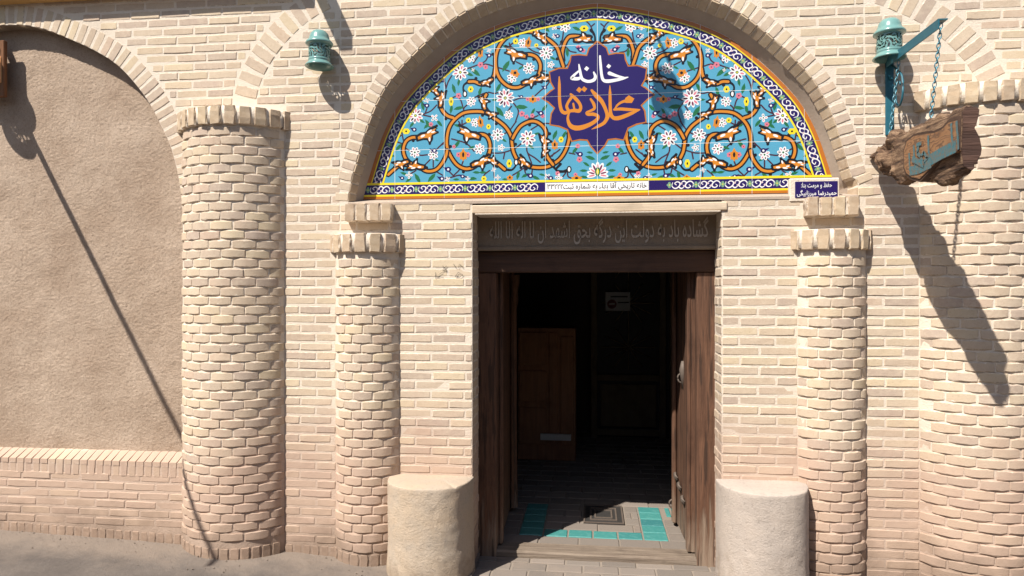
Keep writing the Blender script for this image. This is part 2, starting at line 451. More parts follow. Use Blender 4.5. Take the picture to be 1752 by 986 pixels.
# engaged columns: centre and radius from both silhouettes
AH = R(57)                             # the columns are arcs of about a third of a circle
def arc_col(pa, pb):
    a, b = UX(pa), UX(pb); hw = (b - a) / 2; return (a + hw, hw)
CA = arc_col(313, 487); CB = arc_col(575, 683); CC = arc_col(1365, 1481)
CD = (UX(1573) + CA[1] * 1.02, CA[1] * 1.02)
print('columns', CA, CB, CC, CD, 'door', XL, XR)
ZCAPA, ZCAPB = 2.59, 1.815
ZTOP = 4.05

# niche arch (left)
NI = [un(*p) for p in [(-330, 250), (-240, 130), (-120, 65), (0, 44), (64, 47), (117, 66), (163, 87), (199, 110), (227, 138), (254, 174), (273, 209), (291, 248), (302, 287), (309, 326), (313, 372)]]
NI = [(p.x, p.z) for p in catmull(NI, 5)]
NRAD = .125
# big blind arch shoulders
def px_curve(pts, n=6): return [(p.x, p.z) for p in catmull([un(*q) for q in pts], n)]
BIGL = px_curve([(438, 172), (447, 140), (466, 104), (494, 68), (527, 38), (560, 18), (610, -6), (680, -30)])
BIGR = px_curve([(1682, 172), (1672, 140), (1650, 106), (1620, 74), (1585, 47), (1545, 26), (1500, 8), (1440, -12), (1370, -30)])
BRAD = .15
def dist_poly(x, z, P):
    best = 9; sgn = 0
    for (ax, az), (bx, bz) in zip(P, P[1:]):
        dx, dz = bx - ax, bz - az; t = max(0, min(1, ((x - ax) * dx + (z - az) * dz) / (dx * dx + dz * dz + 1e-12)))
        qx, qz = ax + dx * t - x, az + dz * t - z; d = math.hypot(qx, qz)
        if d < best: best = d; sgn = 1 if (dx * (z - az) - dz * (x - ax)) > 0 else -1
    return best, sgn
# tile panel outline, half profile in the plane y = PY
PY = .12
XC = UX(1022.5, PY)
half = [un(*p, PY) for p in [(622, 342), (628, 318), (634, 298), (642, 272), (655, 234), (673, 196), (698, 160), (745, 112), (797, 70), (845, 46), (890, 31), (945, 18), (1000, 9), (1022.5, 7)]]
PZ0 = half[0].z
HP = [(622, 342), (628, 318), (634, 298), (642, 272), (655, 234), (673, 196), (698, 160), (745, 112), (797, 70), (845, 46), (890, 31), (945, 18), (1000, 9)]
pl = [un(*p, PY) for p in HP + [(1022.5, 7)]] + [un(1022.5 + (1022.5 - a) * 1.025, b, PY) for a, b in reversed(HP)]
for p in (pl[0], pl[-1]): p.z = PZ0
ARCH = [(p.x, p.z) for p in catmull(pl, 6)]     # left foot over the top to the right foot
def offset_curve(P, o):
    out = []
    for i, p in enumerate(P):
        a = P[max(i - 1, 0)]; b = P[min(i + 1, len(P) - 1)]; dx, dz = b[0] - a[0], b[1] - a[1]; L = math.hypot(dx, dz)
        out.append((p[0] + dz / L * o, p[1] - dx / L * o))      # o > 0: towards the inside
    return out
def splay(k):                       # the chamfer is wide at the crown and narrow at the feet
    out = []
    for i, p in enumerate(ARCH):
        a = ARCH[max(i - 1, 0)]; b = ARCH[min(i + 1, len(ARCH) - 1)]; dx, dz = b[0] - a[0], b[1] - a[1]; L = math.hypot(dx, dz)
        o = (.018 + .1 * abs(dx / L) ** .6) * k; out.append((p[0] - dz / L * o, p[1] + dx / L * o))
    return out
E0 = splay(1.0)                     # front edge of the chamfer in the wall face
E0[0] = (E0[0][0], PZ0 - .03); E0[-1] = (E0[-1][0], PZ0 - .03)
def in_curve(x, z, P):
    if z < P[0][1]: return False
    c = False; n = len(P)
    for i in range(n):
        (x1, z1), (x2, z2) = P[i], P[(i + 1) % n]
        if (z1 > z) != (z2 > z) and x < (x2 - x1) * (z - z1) / (z2 - z1) + x1: c = not c
    return c
E0R = offset_curve(E0, -.085)
ZLINT = un(1000, 365).z; ZBOARD = un(1000, 349).z
NBOT = un(200, 772, .09).z; XA0 = CA[0] - CA[1]

# ------------------------------------------------------------------ wall sections
def bed(parent, pts, y0=0.0, y1=.34, name='mortar_bed'):
    b = MB(); b.prism(pts, y0, y1); return b.build(name, M_MORTAR, parent)
GB = -.45
# 1 wall under the plaster niche
W1 = thing('low_brick_wall', 'low rose washed brick wall below the mud plaster niche, sloping sill on top', 'wall', (-3.6, 0, 0))
zs = un(150, 812).z; zs1 = un(150, 787).z
bed(W1, [(-5.2, GB), (XA0 + .12, GB), (XA0 + .12, zs1 - .004), (-5.2, zs1 - .004)])
lay(W1, -4.35, XA0 + .06, gz(-3.5) + .055, zs - .004, lambda x, z: True)
x = -4.3
while x < XA0 + .03:
    put(W1, (x, 0, (zs + zs1) / 2 - .002), zs1 - zs, .046, rot=R(90), name='sill_brick', pool=FLAT)
    b = MB()
    y1, z1 = .1, zs1 + .05
    b.add([(x - .023, -.004, zs1), (x + .023, -.004, zs1), (x + .023 + brng.uniform(-.003, .003), y1, z1), (x - .023, y1, z1),
           (x - .023, -.004, zs1 - .03), (x + .023, -.004, zs1 - .03), (x + .023, y1, zs1 - .03), (x - .023, y1, zs1 - .03)],
          [(0, 1, 2, 3), (4, 5, 1, 0), (5, 6, 2, 1), (7, 4, 0, 3)])
    b.build('sill_top_brick', M_BRICK, W1)
    x += .0565
b = MB(); b.add([(-5.2, -.001, zs1 - .006), (XA0 + .1, -.001, zs1 - .006), (XA0 + .1, .1, zs1 + .048), (-5.2, .1, zs1 + .048)], [(0, 1, 2, 3)]); b.build('sill_mortar', M_MORTAR, W1)
x = -4.3
while x < XA0 + .05:
    put(W1, (x, 0, gz(x) + .02), .075, .046, rot=R(90), name='footing_brick', pool=FLATW); x += .0575

# 2 plaster niche
PN = thing('plaster_niche', 'recessed arched panel of rough brown straw and mud plaster at the left', 'plaster panel', (-3.6, .09, NBOT))
V = []; Fs = []; nx, nz = 280, 430
x0, x1, z0, z1 = -4.6, XA0 + .14, NBOT - .02, un(0, 30).z + .12
for j in range(nz + 1):
    for i in range(nx + 1):
        x = x0 + (x1 - x0) * i / nx; z = z0 + (z1 - z0) * j / nz
        y = .09 - .007 * noise.fractal(Vector((x * 2.2, z * 2.2, 0)), 1, 2, 3) - .0030 * noise.noise(Vector((x * 62, z * 80, 5))) - .0026 * noise.noise(Vector((x * 120 + z * 40, z * 110, 9))) - .002 * noise.noise(Vector((x * 17, z * 17, 2)))
        if j == 0: z += .012 * noise.noise(Vector((x * 14, 0, 0)))
        V.append((x, y, z))
for j in range(nz):
    for i in range(nx): a = j * (nx + 1) + i; Fs.append((a, a + 1, a + nx + 2, a + nx + 1))
b = MB(); b.add(V, Fs, 0, True); b.build('plaster_face', M_PLASTER, PN)
b = MB()
for (ax, az), (bx, bz) in zip(NI, NI[1:]):
    b.add([(ax, -.0, az), (bx, -.0, bz), (bx, .12, bz), (ax, .12, az)], [(0, 1, 2, 3)], 0, True)
b.build('plaster_reveal', M_PLASTER, PN)

# 3 left spandrel with the strip between the two left columns
def niche_clear(x, z, pad):
    if z < un(313, 372).z and x < XA0 + .02: return False
    d, s = dist_poly(x, z, NI); return s > 0 and d > pad
def col_clear(x, z, c, zt, pad=.004): return not (abs(x - c[0]) < c[1] + pad and z < zt)
W2 = thing('brick_wall', 'pale brick wall between the two left columns and over the plaster niche arch', 'wall', (UX(530), 0, 0))
poly = [(XSEAML, GB), (XSEAML, ZTOP), (-5.2, ZTOP), (-5.2, NI[0][1])] + NI + [(XA0 + .1, NI[-1][1]), (XA0 + .1, GB)]
bed(W2, poly, 0, .3)
XB0 = CB[0] - CB[1]
def in2(x, z):
    if x > XB0 - .004 and z < ZCAPB + .1: return False
    if z < ZCAPA + .12 and x < CA[0] + CA[1] + .003 and z > 0:
        if z < ZCAPA or x > CA[0] - CA[1] - .02: return False
    if not niche_clear(x, z, NRAD + .012): return False
    d, s = dist_poly(x, z, BIGL)
    if s > 0 and d < BRAD + .01 and z > ZCAPA + .1: return False
    return z > gz(x) + .05
lay(W2, CA[0] + CA[1], XB0, 0, ZCAPB + .1, in2)
lay(W2, CA[0] + CA[1], XSEAML, ZCAPB + .1, ZCAPA + .12, in2)
lay(W2, -4.3, XSEAML, ZCAPA + .02, 3.62, in2, 1)
ring(W2, NI[10:], 1, NRAD, .0635, name='arch_brick')
ring(W2, [p for p in BIGL if p[0] < XSEAML + .0], 1, BRAD, .078, name='blind_arch_brick')
for x in (CA[0] + CA[1] + .03 + i * .058 for i in range(6)): put(W2, (x, 0, gz(x) + .01), .085, .047, rot=R(90), name='footing_brick', pool=FLATW)

# 4 left portal pier and wall over the door up to the middle
def portal(side):
    x_in, x_seam = (XL, XSEAML) if side < 0 else (XR, XSEAMR)
    c = CB if side < 0 else CC
    lab = ('pale brick pier left of the doorway, curving up round the tiled arch', 'pale brick pier right of the doorway, with the blue name plaque') [side > 0]
    W = thing('brick_pier', lab, 'wall', ((x_in + c[0]) / 2, 0, gz(x_in)))
    E = [p for p in E0 if (p[0] <= XMID if side < 0 else p[0] >= XMID)]
    if side > 0: E = list(reversed(E))
    zb = PZ0 - .03
    b = MB(); Eo = sorted(E)
    xo = Eo[0][0] if side < 0 else Eo[-1][0]
    def qd(xa, xb, za0, zb0, za1, zb1, y=0.0): b.add([(xa, y, za0), (xb, y, zb0), (xb, y, zb1), (xa, y, za1)], [(0, 1, 2, 3)])
    for y in (0.0, .46):
        qd(min(x_in, xo), max(x_in, xo), GB, GB, zb, zb, y) if y == 0 else None
        qd(min(x_seam, xo), max(x_seam, xo), GB, GB, ZTOP, ZTOP, y)
        Ex = Eo if side > 0 else Eo
        if side < 0: Ex = Ex + [(XMID, Ex[-1][1])]
        else: Ex = [(XMID, Ex[0][1])] + Ex
        for (ax, az), (bx_, bz) in zip(Ex, Ex[1:]): qd(ax, bx_, az, bz, ZTOP, ZTOP, y)
    b.add([(x_in, 0, GB), (x_in, .46, GB), (x_in, .46, zb), (x_in, 0, zb)], [(0, 1, 2, 3)])
    b.add([(x_in, .3, GB), (x_seam, .3, GB), (x_seam, .3, zb), (x_in, .3, zb)], [(0, 1, 2, 3)])
    b.add([(min(x_seam, XMID), 0, ZTOP), (max(x_seam, XMID), 0, ZTOP), (max(x_seam, XMID), .46, ZTOP), (min(x_seam, XMID), .46, ZTOP)], [(0, 1, 2, 3)])
    b.build('mortar_bed', M_MORTAR, W)
    edge_in = c[0] + c[1] * (1 if side < 0 else -1)          # column edge on the door side
    def ins(x, z):
        if z < gz(x) + .02: return False
        if z < ZCAPB + .115 and (x < edge_in + .004 if side < 0 else x > edge_in - .004): return False
        if ZCAPB + .19 < z < ZCAPB + .305 and abs(x - (c[0] + (.02 if side < 0 else -.015))) < .155: return False
        if in_curve(x, z, E0R) or (abs(x - XC) < abs(E0R[0][0] - XC) and zb - .012 < z <= E0R[0][1] + .01): return False
        if z > ZLINT - .002 and abs(x - (XL + XR) / 2) < (XR - XL) / 2 + .01 and z < zb + .03: return False
        return True
    a, b2 = (edge_in, x_in) if side < 0 else (x_in, edge_in)
    lay(W, a, b2, -.2, ZCAPB + .11, ins, 0 if side < 0 else 1)
    a, b2 = (x_seam, x_in) if side < 0 else (x_in, x_seam)
    lay(W, a, b2, ZCAPB + .11, zb - .01, ins, 1)
    a, b2 = (x_seam, XMID) if side < 0 else (XMID, x_seam)
    lay(W, a, b2, zb - .01, 3.75, ins, 0)
    # door reveal bricks
    k0 = math.floor(gz(x_in) / PITCH)
    for k in range(k0, int(ZLINT / PITCH)):
        z = (k + .5) * PITCH; y = .0 if k % 2 else -.1
        while y < .24:
            ya, yb = max(y, .004), min(y + .2, .24)
            if yb - ya > .03: put(W, (x_in, (ya + yb) / 2, z), yb - ya, BH, .03, yaw=R(90) if side < 0 else R(-90), name='reveal_brick')
            y += .211
    # little bracket of standing bricks under the arch foot
    n = 4
    for i in range(n):
        x = c[0] + (.02 if side < 0 else -.015) + (i - 1.5) * .073 + (.012 if i > 1 and side < 0 else 0)
        put(W, (x, -.075, ZCAPB + .247), .105, .062, .09, rot=R(90), name='bracket_brick', pool=FLATW)
    b = MB(); xb = c[0] + (.02 if side < 0 else -.015); b.box((xb - .14, -.066, ZCAPB + .2), (xb + .138, .02, ZCAPB + .293)); b.build('bracket_mortar', M_MORTAR, W)
    return W
WL = portal(-1); WR = portal(1)
# scratched figures on the left pier
b = MB()
for pts in ([(757, 455), (764, 461), (757, 464)], [(764, 455), (757, 461), (765, 464)], [(776, 452), (781, 459)], [(784, 459), (786, 452), (793, 458)],
            [(745, 466), (745, 477)], [(757, 466), (746, 473), (760, 476)], [(779, 474), (784, 466), (792, 470), (786, 475), (779, 472)]):
    q = [un(px, py, -.0075) for px, py in pts]; b.tube(q, .0013, 4)
b.build('scratched_figures', M_BLACK, WL)

# 5 right strip and spandrel
W5 = thing('brick_wall', 'pale brick wall right of the seam, behind the hanging log sign', 'wall', (UX(1525), 0, 0))
bed(W5, [(XSEAMR, GB), (3.6, GB), (3.6, ZTOP), (XSEAMR, ZTOP)], 0, .3)
XC1 = CC[0] + CC[1]; XD0 = CD[0] - CD[1]
def in5(x, z):
    if x < XC1 + .003 and z < ZCAPB + .11: return False
    if x > XD0 - .003 and z < ZCAPA + .12 and x < CD[0] + CD[1]: return False
    d, s = dist_poly(x, z, BIGR)
    if s < 0 and d < BRAD + .01 and z > ZCAPA + .1: return False
    return True
lay(W5, XC1, XD0, -.25, ZCAPB + .11, in5, 1)
lay(W5, XSEAMR, XD0, ZCAPB + .11, ZCAPA + .12, in5)
lay(W5, XSEAMR, 2.75, ZCAPA + .12, 3.62, in5, 1)
ring(W5, [p for p in BIGR if p[0] > XSEAMR], -1, BRAD, .078, name='blind_arch_brick')

# ------------------------------------------------------------------ round columns
def column(c, zcap, ncap, label, zfoot, view):
    cx, hw = c; r = hw / math.sin(AH); yc = r * math.cos(AH)
    T = thing('brick_column', label, 'column', (cx, 0, gz(cx)), 'half round brick columns of the portal')
    b = MB(); b.lathe([(r + .001, zfoot - .3), (r + .001, zcap + .02)], (cx, yc, 0), 40, a0=R(270) - AH, a1=R(270) + AH); b.build('mortar_core', M_MORTAR, T)
    bw = .136 if hw > .25 else .116; da = (bw + .006) / r
    k = math.ceil((zfoot + .05) / PITCH)
    while (k + .5) * PITCH < zcap - .01:
        z = (k + .5) * PITCH; a = -AH + (0 if k % 2 else -da / 2) + brng.uniform(-.02, .02)
        while a < AH + da / 2:
            lo, hi = max(a, -AH), min(a + da, AH); a += da
            wid = (hi - lo) * r - .006
            if wid < .03: continue
            mid = (lo + hi) / 2 + brng.uniform(-.008, .008)
            if view < 0 and hw > .25 and mid > R(47): continue          # beyond the right edge of the picture
            put(T, (cx + math.sin(mid) * (r - .002), yc - math.cos(mid) * (r - .002), z + brng.uniform(-.003, .003)), wid, BH * brng.uniform(1.04, 1.14), .05, yaw=mid, pool=BULGE if wid > .07 else FLAT)
        k += 1
    rc = r + .03; n = ncap; AC = AH * (1.02 if view > 0 or hw < .25 else .96)          # cap of standing bricks
    for i in range(n):
        a = -AC + 2 * AC * i / (n - 1)
        put(T, (cx + math.sin(a) * rc, yc - math.cos(a) * rc, zcap + .058), .112 * brng.uniform(.95, 1.04), 2 * AC / (n - 1) * rc - .021, .12, rot=R(90), yaw=a, name='cap_brick', pool=FLATW)
    b = MB(); b.lathe([(r - .01, zcap + .002), (rc - .008, zcap + .014), (rc - .006, zcap + .106), (rc - .03, zcap + .118), (r - .2, zcap + .126)], (cx, yc, 0), 40, a0=R(270) - AC, a1=R(270) + AC); b.build('cap_mortar', M_MORTAR, T)
    a = -AH + .05                                    # footing of standing bricks
    while a < AH - .02:
        put(T, (cx + math.sin(a) * (r + .004), yc - math.cos(a) * (r + .004), gz(cx) + .02), .09, .05, .05, rot=R(90), yaw=a, name='footing_brick', pool=FLATW); a += .061 / r
    return T
column(CA, ZCAPA, 11, 'stout round brick column beside the plaster niche, woven brick face', gz(CA[0]), 1)
column(CB, ZCAPB, 7, 'slim round brick column left of the doorway, behind the ochre stone', gz(CB[0]), 1)
column(CC, ZCAPB, 7, 'slim round brick column right of the doorway, below the blue plaque', gz(CC[0]), -1)
column(CD, ZCAPA, 11, 'stout round brick column at the right edge, crossed by the sign shadow', gz(CD[0]), -1)

# ------------------------------------------------------------------ arch round the tile panel
AR = thing('brick_arch', 'brick arch ring with chamfered underside round the tiled lunette', 'arch', (XC, 0, PZ0))
ring(AR, E0, 1, .083, .0625, name='arch_brick', gap=.010)
# chamfer bricks, leaning back from the front edge towards the panel
EM = splay(.5); EM[0] = (EM[0][0], PZ0 - .02); EM[-1] = (EM[-1][0], PZ0 - .02)
acc = 0; need = .031
for i in range(len(E0) - 1):
    a0, a1, m0, m1 = Vector(E0[i]), Vector(E0[i + 1]), Vector(EM[i]), Vector(EM[i + 1]); L = (a1 - a0).length
    while need <= acc + L:
        t = (need - acc) / L; hw = .5 * (.0625 - .010) / L
        def P(tt, u, dn=0.0):
            q = a0.lerp(a1, tt).lerp(m0.lerp(m1, tt), u); return Vector((q.x, u * .058 + .0005, q.y))
        j = brng.uniform(-.004, .004)
        c = [P(t - hw, 0), P(t + hw, 0), P(t + hw, 1), P(t - hw, 1)]
        n = (c[1] - c[0]).cross(c[3] - c[0]).normalized()
        if n.y > 0: n = -n
        inner = [q.lerp((c[0] + c[1] + c[2] + c[3]) / 4, .1) + n * (.006 + j) for q in c]; back = [q - n * .02 for q in c]
        b = MB(); b.add(c + inner + back, [(4, 5, 6, 7), (0, 1, 5, 4), (1, 2, 6, 5), (2, 3, 7, 6), (3, 0, 4, 7), (1, 0, 8, 9), (2, 1, 9, 10), (3, 2, 10, 11), (0, 3, 11, 8)])
        b.build('chamfer_brick', M_BRICK2, AR); need += .0625
    acc += L
b = MB(); bp = MB()
for i in range(len(E0) - 1):
    q = [(*E0[i], 0), (*E0[i + 1], 0), (*EM[i + 1], .058), (*EM[i], .058)]
    b.add([(x, y + .002, z) for x, z, y in q], [(0, 1, 2, 3)])
    q = [(*EM[i], .058), (*EM[i + 1], .058), (*ARCH[i + 1], PY + .004), (*ARCH[i], PY + .004)]
    bp.add([(x, y, z) for x, z, y in q], [(0, 1, 2, 3)], 0, True)
b.build('chamfer_mortar', M_MORTAR, AR)
M_SPLAY = m_simple('smooth grey brown plaster', (.38, .30, .235), .9, var=.4, scale=12, bmp=.003)
bp.build('plaster_splay', M_SPLAY, AR)
# mortar ledge under the panel
b = MB(); xa, xb = E0[0][0], E0[-1][0]
b.add([(xa, -.004, PZ0 - .034), (xb, -.004, PZ0 - .034), (xb, PY + .02, PZ0 + .002), (xa, PY + .02, PZ0 + .002), (xa, -.004, PZ0 - .05), (xb, -.004, PZ0 - .05)], [(0, 1, 2, 3), (4, 5, 1, 0)])
b.build('mortar_ledge', M_SPLAY, AR)

# ------------------------------------------------------------------ tile panel
TP = thing('tile_panel', 'blue glazed arched tile panel with vine scrolls and a navy name medallion', 'tile panel', (XC, PY, PZ0))
PXM = .00359
class Paint:
    def __init__(s): s.t = []; s.k = 0
    def nx(s, ly): s.k += 1; return ly + (s.k % 37) * .024
    def poly(s, pts, m, ly):
        pts = [(p[0], p[1]) for p in pts]; ly = s.nx(ly)
        for t in tessellate_polygon([[Vector((p[0], p[1], 0)) for p in pts]]): s.t.append(([pts[i] for i in t], m, ly))
    def stroke(s, pts, wd, m, ly, closed=False, n=4, round_=True):
        ly0 = ly; ly = s.nx(ly)
        if len(pts) > 2 and n > 1:
            src = list(pts) + ([pts[0]] if closed else [])
            sm = [(p.x, p.y) for p in catmull([Vector((a, b, 0)) for a, b in src], n)]
        else: sm = list(pts)
        k = len(sm)
        ws = [wd] * k if not isinstance(wd, (list, tuple)) else [wd[min(int(i / (k - 1) * (len(wd) - 1)), len(wd) - 2)] * (1 - ((i / (k - 1) * (len(wd) - 1)) % 1 if i < k - 1 else 1)) + wd[min(int(i / (k - 1) * (len(wd) - 1)), len(wd) - 2) + 1] * ((i / (k - 1) * (len(wd) - 1)) % 1 if i < k - 1 else 1) for i in range(k)]
        L = []; Rr = []
        for i, p in enumerate(sm):
            a = sm[max(i - 1, 0)]; b = sm[min(i + 1, k - 1)]; dx, dz = b[0] - a[0], b[1] - a[1]; q = math.hypot(dx, dz) or 1
            h = ws[i] / 2; L.append((p[0] - dz / q * h, p[1] + dx / q * h)); Rr.append((p[0] + dz / q * h, p[1] - dx / q * h))
        for i in range(k - 1):
            s.t.append(([L[i], Rr[i], Rr[i + 1]], m, ly)); s.t.append(([L[i], Rr[i + 1], L[i + 1]], m, ly))
        if round_ and not closed:
            for e in (0, -1): s.disc(sm[e], ws[e] / 2, m, ly0, 8)
    def disc(s, c, r, m, ly, n=10, ry=None, ang=0):
        ly = s.nx(ly); ry = ry or r; ca, sa = math.cos(ang), math.sin(ang)
        P = [(c[0] + ca * r * math.cos(2 * math.pi * i / n) - sa * ry * math.sin(2 * math.pi * i / n), c[1] + sa * r * math.cos(2 * math.pi * i / n) + ca * ry * math.sin(2 * math.pi * i / n)) for i in range(n)]
        for i in range(1, n - 1): s.t.append(([P[0], P[i], P[i + 1]], m, ly))
PA = Paint()
def pp(px, py): q = un(px, py, PY); return (q.x, q.z)
def both(fn):
    """draw on the right half and mirrored on the left"""
    fn(lambda p: pp(*p), 1); fn(lambda p: pp(1022.5 - (p[0] - 1022.5) * .985, p[1]), -1)
prng = random.Random(11)
VINES = [
 [(1036, 64), (1050, 63), (1064, 62), (1073, 64), (1080, 75), (1084, 91), (1083, 104)],
 [(1082, 114), (1087, 99), (1093, 82), (1104, 71), (1115, 64), (1128, 57), (1144, 54), (1162, 56), (1179, 63), (1192, 77), (1199, 95), (1199, 117), (1192, 135), (1177, 148), (1161, 150), (1148, 144), (1133, 138), (1124, 126), (1122, 111), (1128, 99), (1138, 94), (1150, 94), (1166, 95)],
 [(1110, 131), (1122, 135), (1134, 139)],
 [(1200, 117), (1203, 131), (1212, 142), (1225, 144), (1236, 140), (1246, 140)],
 [(1216, 162), (1221, 172), (1219, 184), (1208, 198), (1195, 207), (1182, 218), (1173, 233), (1171, 248), (1168, 262), (1159, 277), (1144, 284), (1128, 287), (1111, 286), (1098, 280), (1086, 270), (1077, 255), (1072, 238), (1072, 228)],
 [(1100, 282), (1109, 270), (1113, 259), (1115, 242), (1112, 228), (1117, 217), (1128, 209), (1140, 208), (1155, 215), (1164, 226), (1170, 237)],
 [(1208, 197), (1220, 192), (1238, 191), (1256, 194), (1271, 205), (1280, 218), (1284, 234), (1284, 251), (1278, 267), (1267, 282), (1253, 289), (1240, 287), (1229, 280), (1217, 273), (1210, 259), (1210, 244), (1216, 233), (1226, 230), (1240, 233), (1252, 230)],
 [(1240, 284), (1222, 279), (1206, 275), (1195, 281), (1184, 290)],
 [(1273, 202), (1284, 198), (1293, 188), (1296, 176), (1294, 166), (1302, 158), (1309, 152)],
 [(1284, 258), (1286, 267), (1293, 280), (1304, 291), (1319, 293), (1332, 286), (1344, 282), (1355, 273), (1360, 258), (1356, 243), (1346, 236), (1333, 235), (1320, 232)],
 [(1333, 285), (1351, 282), (1366, 283), (1377, 291), (1386, 299)],
]
CURLS = [[(1246, 140), (1254, 145), (1256, 152), (1253, 160)], [(1184, 290), (1172, 291), (1165, 284), (1164, 277)], [(1386, 299), (1396, 302), (1402, 295), (1400, 288)],
         [(1087, 281), (1095, 291), (1082, 293), (1074, 291)], [(1102, 283), (1090, 294), (1078, 293)], [(1029, 88), (1027, 72), (1028, 60), (1034, 52)]]
HEADS = [  # x, y, angle (deg, photo up), scale, flip
 (1048, 66, 172, 12, 1), (1165, 94, 12, 15, 1), (1214, 141, -30, 9, 1), (1119, 65, 50, 10, -1), (1128, 56, 55, 8, 1), (1220, 176, 80, 10, -1), (1208, 196, 205, 8, -1), (1114, 244, 85, 11, -1), (1114, 258, -95, 8, 1),
 (1150, 279, 35, 10, 1), (1246, 231, 15, 16, 1), (1226, 279, 165, 13, -1), (1206, 275, 200, 9, 1), (1295, 170, 95, 11, 1), (1305, 155, 50, 9, -1), (1318, 232, 165, 15, -1), (1338, 284, 10, 12, -1), (1363, 281, -20, 11, 1), (1140, 140, 170, 11, -1), (1118, 134, 165, 10, 1)]
HB = [(-1.3, .22), (-.7, .42), (-.1, .34), (.5, .62), (1.35, .78), (1.0, .34), (1.25, .02), (.55, -.08), (.38, -.55), (.02, -1.0), (-.06, -.42), (-.6, -.22), (-1.3, -.22)]
FLW = [(1079, 46, 9, 6), (1098, 46, 5.5, 5), (1097, 62, 4.5, 5), (1112, 91, 11, 8), (1104, 111, 6, 5), (1142, 117, 9.5, 8), (1171, 133, 8.5, 7), (1152, 74, 8, 7), (1183, 168, 15, 11), (1177, 197, 7.5, 7), (1144, 237, 13, 9), (1196, 231, 10.5, 8), (1190, 253, 6, 5),
       (1228, 255, 9, 7), (1235, 210, 7.5, 7), (1203, 291, 4, 4), (1196, 304, 4.5, 4), (1243, 99, 8, 6), (1261, 124, 13, 9), (1242, 174, 8, 7), (1339, 198, 13, 10), (1306, 202, 6.5, 4), (1308, 265, 8.5, 7), (1340, 261, 9, 7), (1350, 300, 6, 4),
       (1248, 306, 4, 4), (1283, 307, 4.5, 4), (1319, 172, 4.5, 4), (1384, 252, 4, 4), (1388, 272, 4.5, 4), (1110, 302, 5, 4), (1090, 304, 6, 4), (1239, 120, 3, 4), (1211, 87, 4, 4)]
YEL = [(1046, 49, 7, 5), (1165, 71, 4.6, 5), (1129, 78, 3.4, 3.4), (1086, 239, 4.2, 5), (1176, 280, 4.5, 7), (1212, 217, 3.8, 4.5), (1220, 306, 4.4, 4.6), (1243, 153, 4.8, 5.5), (1277, 174, 4, 7.5), (1247, 206, 4.4, 4.4), (1355, 225, 6.5, 5)]
ORF = [(1143, 73, 5.5, 10, 10), (1226, 90, 5, 10, 0), (1166, 125, 9, 6.5, 30), (1135, 170, 7, 7, 0), (1097, 248, 6, 9, 0), (1226, 209, 5.5, 10.5, -10), (1059, 305, 10, 5, 0), (1175, 304, 6, 5, 0), (1256, 265, 7, 11, 0)]
PNK = [(1217, 115, 4.2), (1226, 111, 5), (1056, 81, 4), (1047, 87, 3.5), (1154, 195, 5), (1146, 200, 3.8), (1136, 198, 3.8), (1057, 250, 4), (1264, 164, 5), (1288, 130, 4), (1300, 139, 5), (1312, 213, 4), (1272, 251, 3.2), (1061, 299, 3.4), (1054, 273, 5), (1248, 265, 4.5), (1264, 265, 4.5), (1118, 199, 3.5), (1092, 297, 4), (1126, 170, 3.6), (1144, 170, 3.6)]
NAV = [(1211, 95, 4.4), (1211, 77, 3.4), (1121, 194, 5), (1139, 301, 5), (1053, 264, 5), (1155, 166, 3.6), (1292, 137, 5.4), (1319, 181, 4.6), (1380, 248, 5), (1388, 262, 4.6), (1306, 258, 5), (1282, 290, 5.4), (1293, 306, 5), (1257, 302, 4), (1052, 85, 5), (1092, 62, 4), (1114, 150, 4), (1341, 222, 4.5), (1104, 305, 4.5), (1362, 305, 4)]
LEAF = [(1059, 49, 25, 7), (1106, 42, 20, 5), (1113, 48, 45, 9), (1075, 90, 85, 7), (1100, 100, 30, 5), (1156, 116, -30, 5), (1182, 113, -55, 10), (1236, 122, 35, 9), (1195, 150, -60, 8), (1227, 157, -75, 7), (1205, 70, -40, 6), (1182, 80, 25, 6), (1201, 171, 0, 5),
        (1081, 231, -60, 7), (1097, 231, -65, 8), (1115, 185, -50, 7), (1135, 191, -60, 6), (1155, 183, 5, 10), (1192, 191, 55, 10), (1036, 261, 10, 5), (1035, 270, 20, 8), (1062, 257, -50, 7), (1042, 281, 35, 6), (1047, 292, 0, 6), (1046, 303, 10, 6), (1130, 304, 25, 7), (1148, 300, -25, 7), (1119, 299, 15, 5),
        (1161, 300, -75, 7), (1183, 307, 5, 5), (1185, 240, 35, 5), (1138, 251, 40, 6), (1129, 229, -20, 5), (1233, 295, 5, 6), (1237, 305, 20, 5), (1240, 89, -45, 5), (1258, 109, 70, 6), (1234, 124, 40, 9), (1245, 127, 25, 7), (1264, 141, -80, 6), (1281, 120, -50, 7), (1272, 152, 75, 8), (1227, 156, -70, 7), (1325, 165, 55, 6), (1338, 181, -60, 6),
        (1264, 185, -10, 8), (1277, 187, -80, 7), (1326, 181, 80, 8), (1328, 207, 35, 6), (1317, 212, 60, 8), (1297, 211, 50, 7), (1306, 218, 20, 6), (1319, 215, -40, 7), (1345, 213, -50, 6), (1266, 215, 20, 6), (1267, 247, -55, 8), (1242, 253, -25, 6), (1368, 252, -45, 8), (1381, 266, 15, 6), (1391, 283, -80, 7), (1311, 304, -45, 9), (1335, 305, 60, 9), (1351, 308, -35, 6), (1359, 297, 20, 6), (1302, 274, 20, 4), (1268, 307, 0, 5), (1240, 306, 0, 6), (1222, 295, 0, 6)]
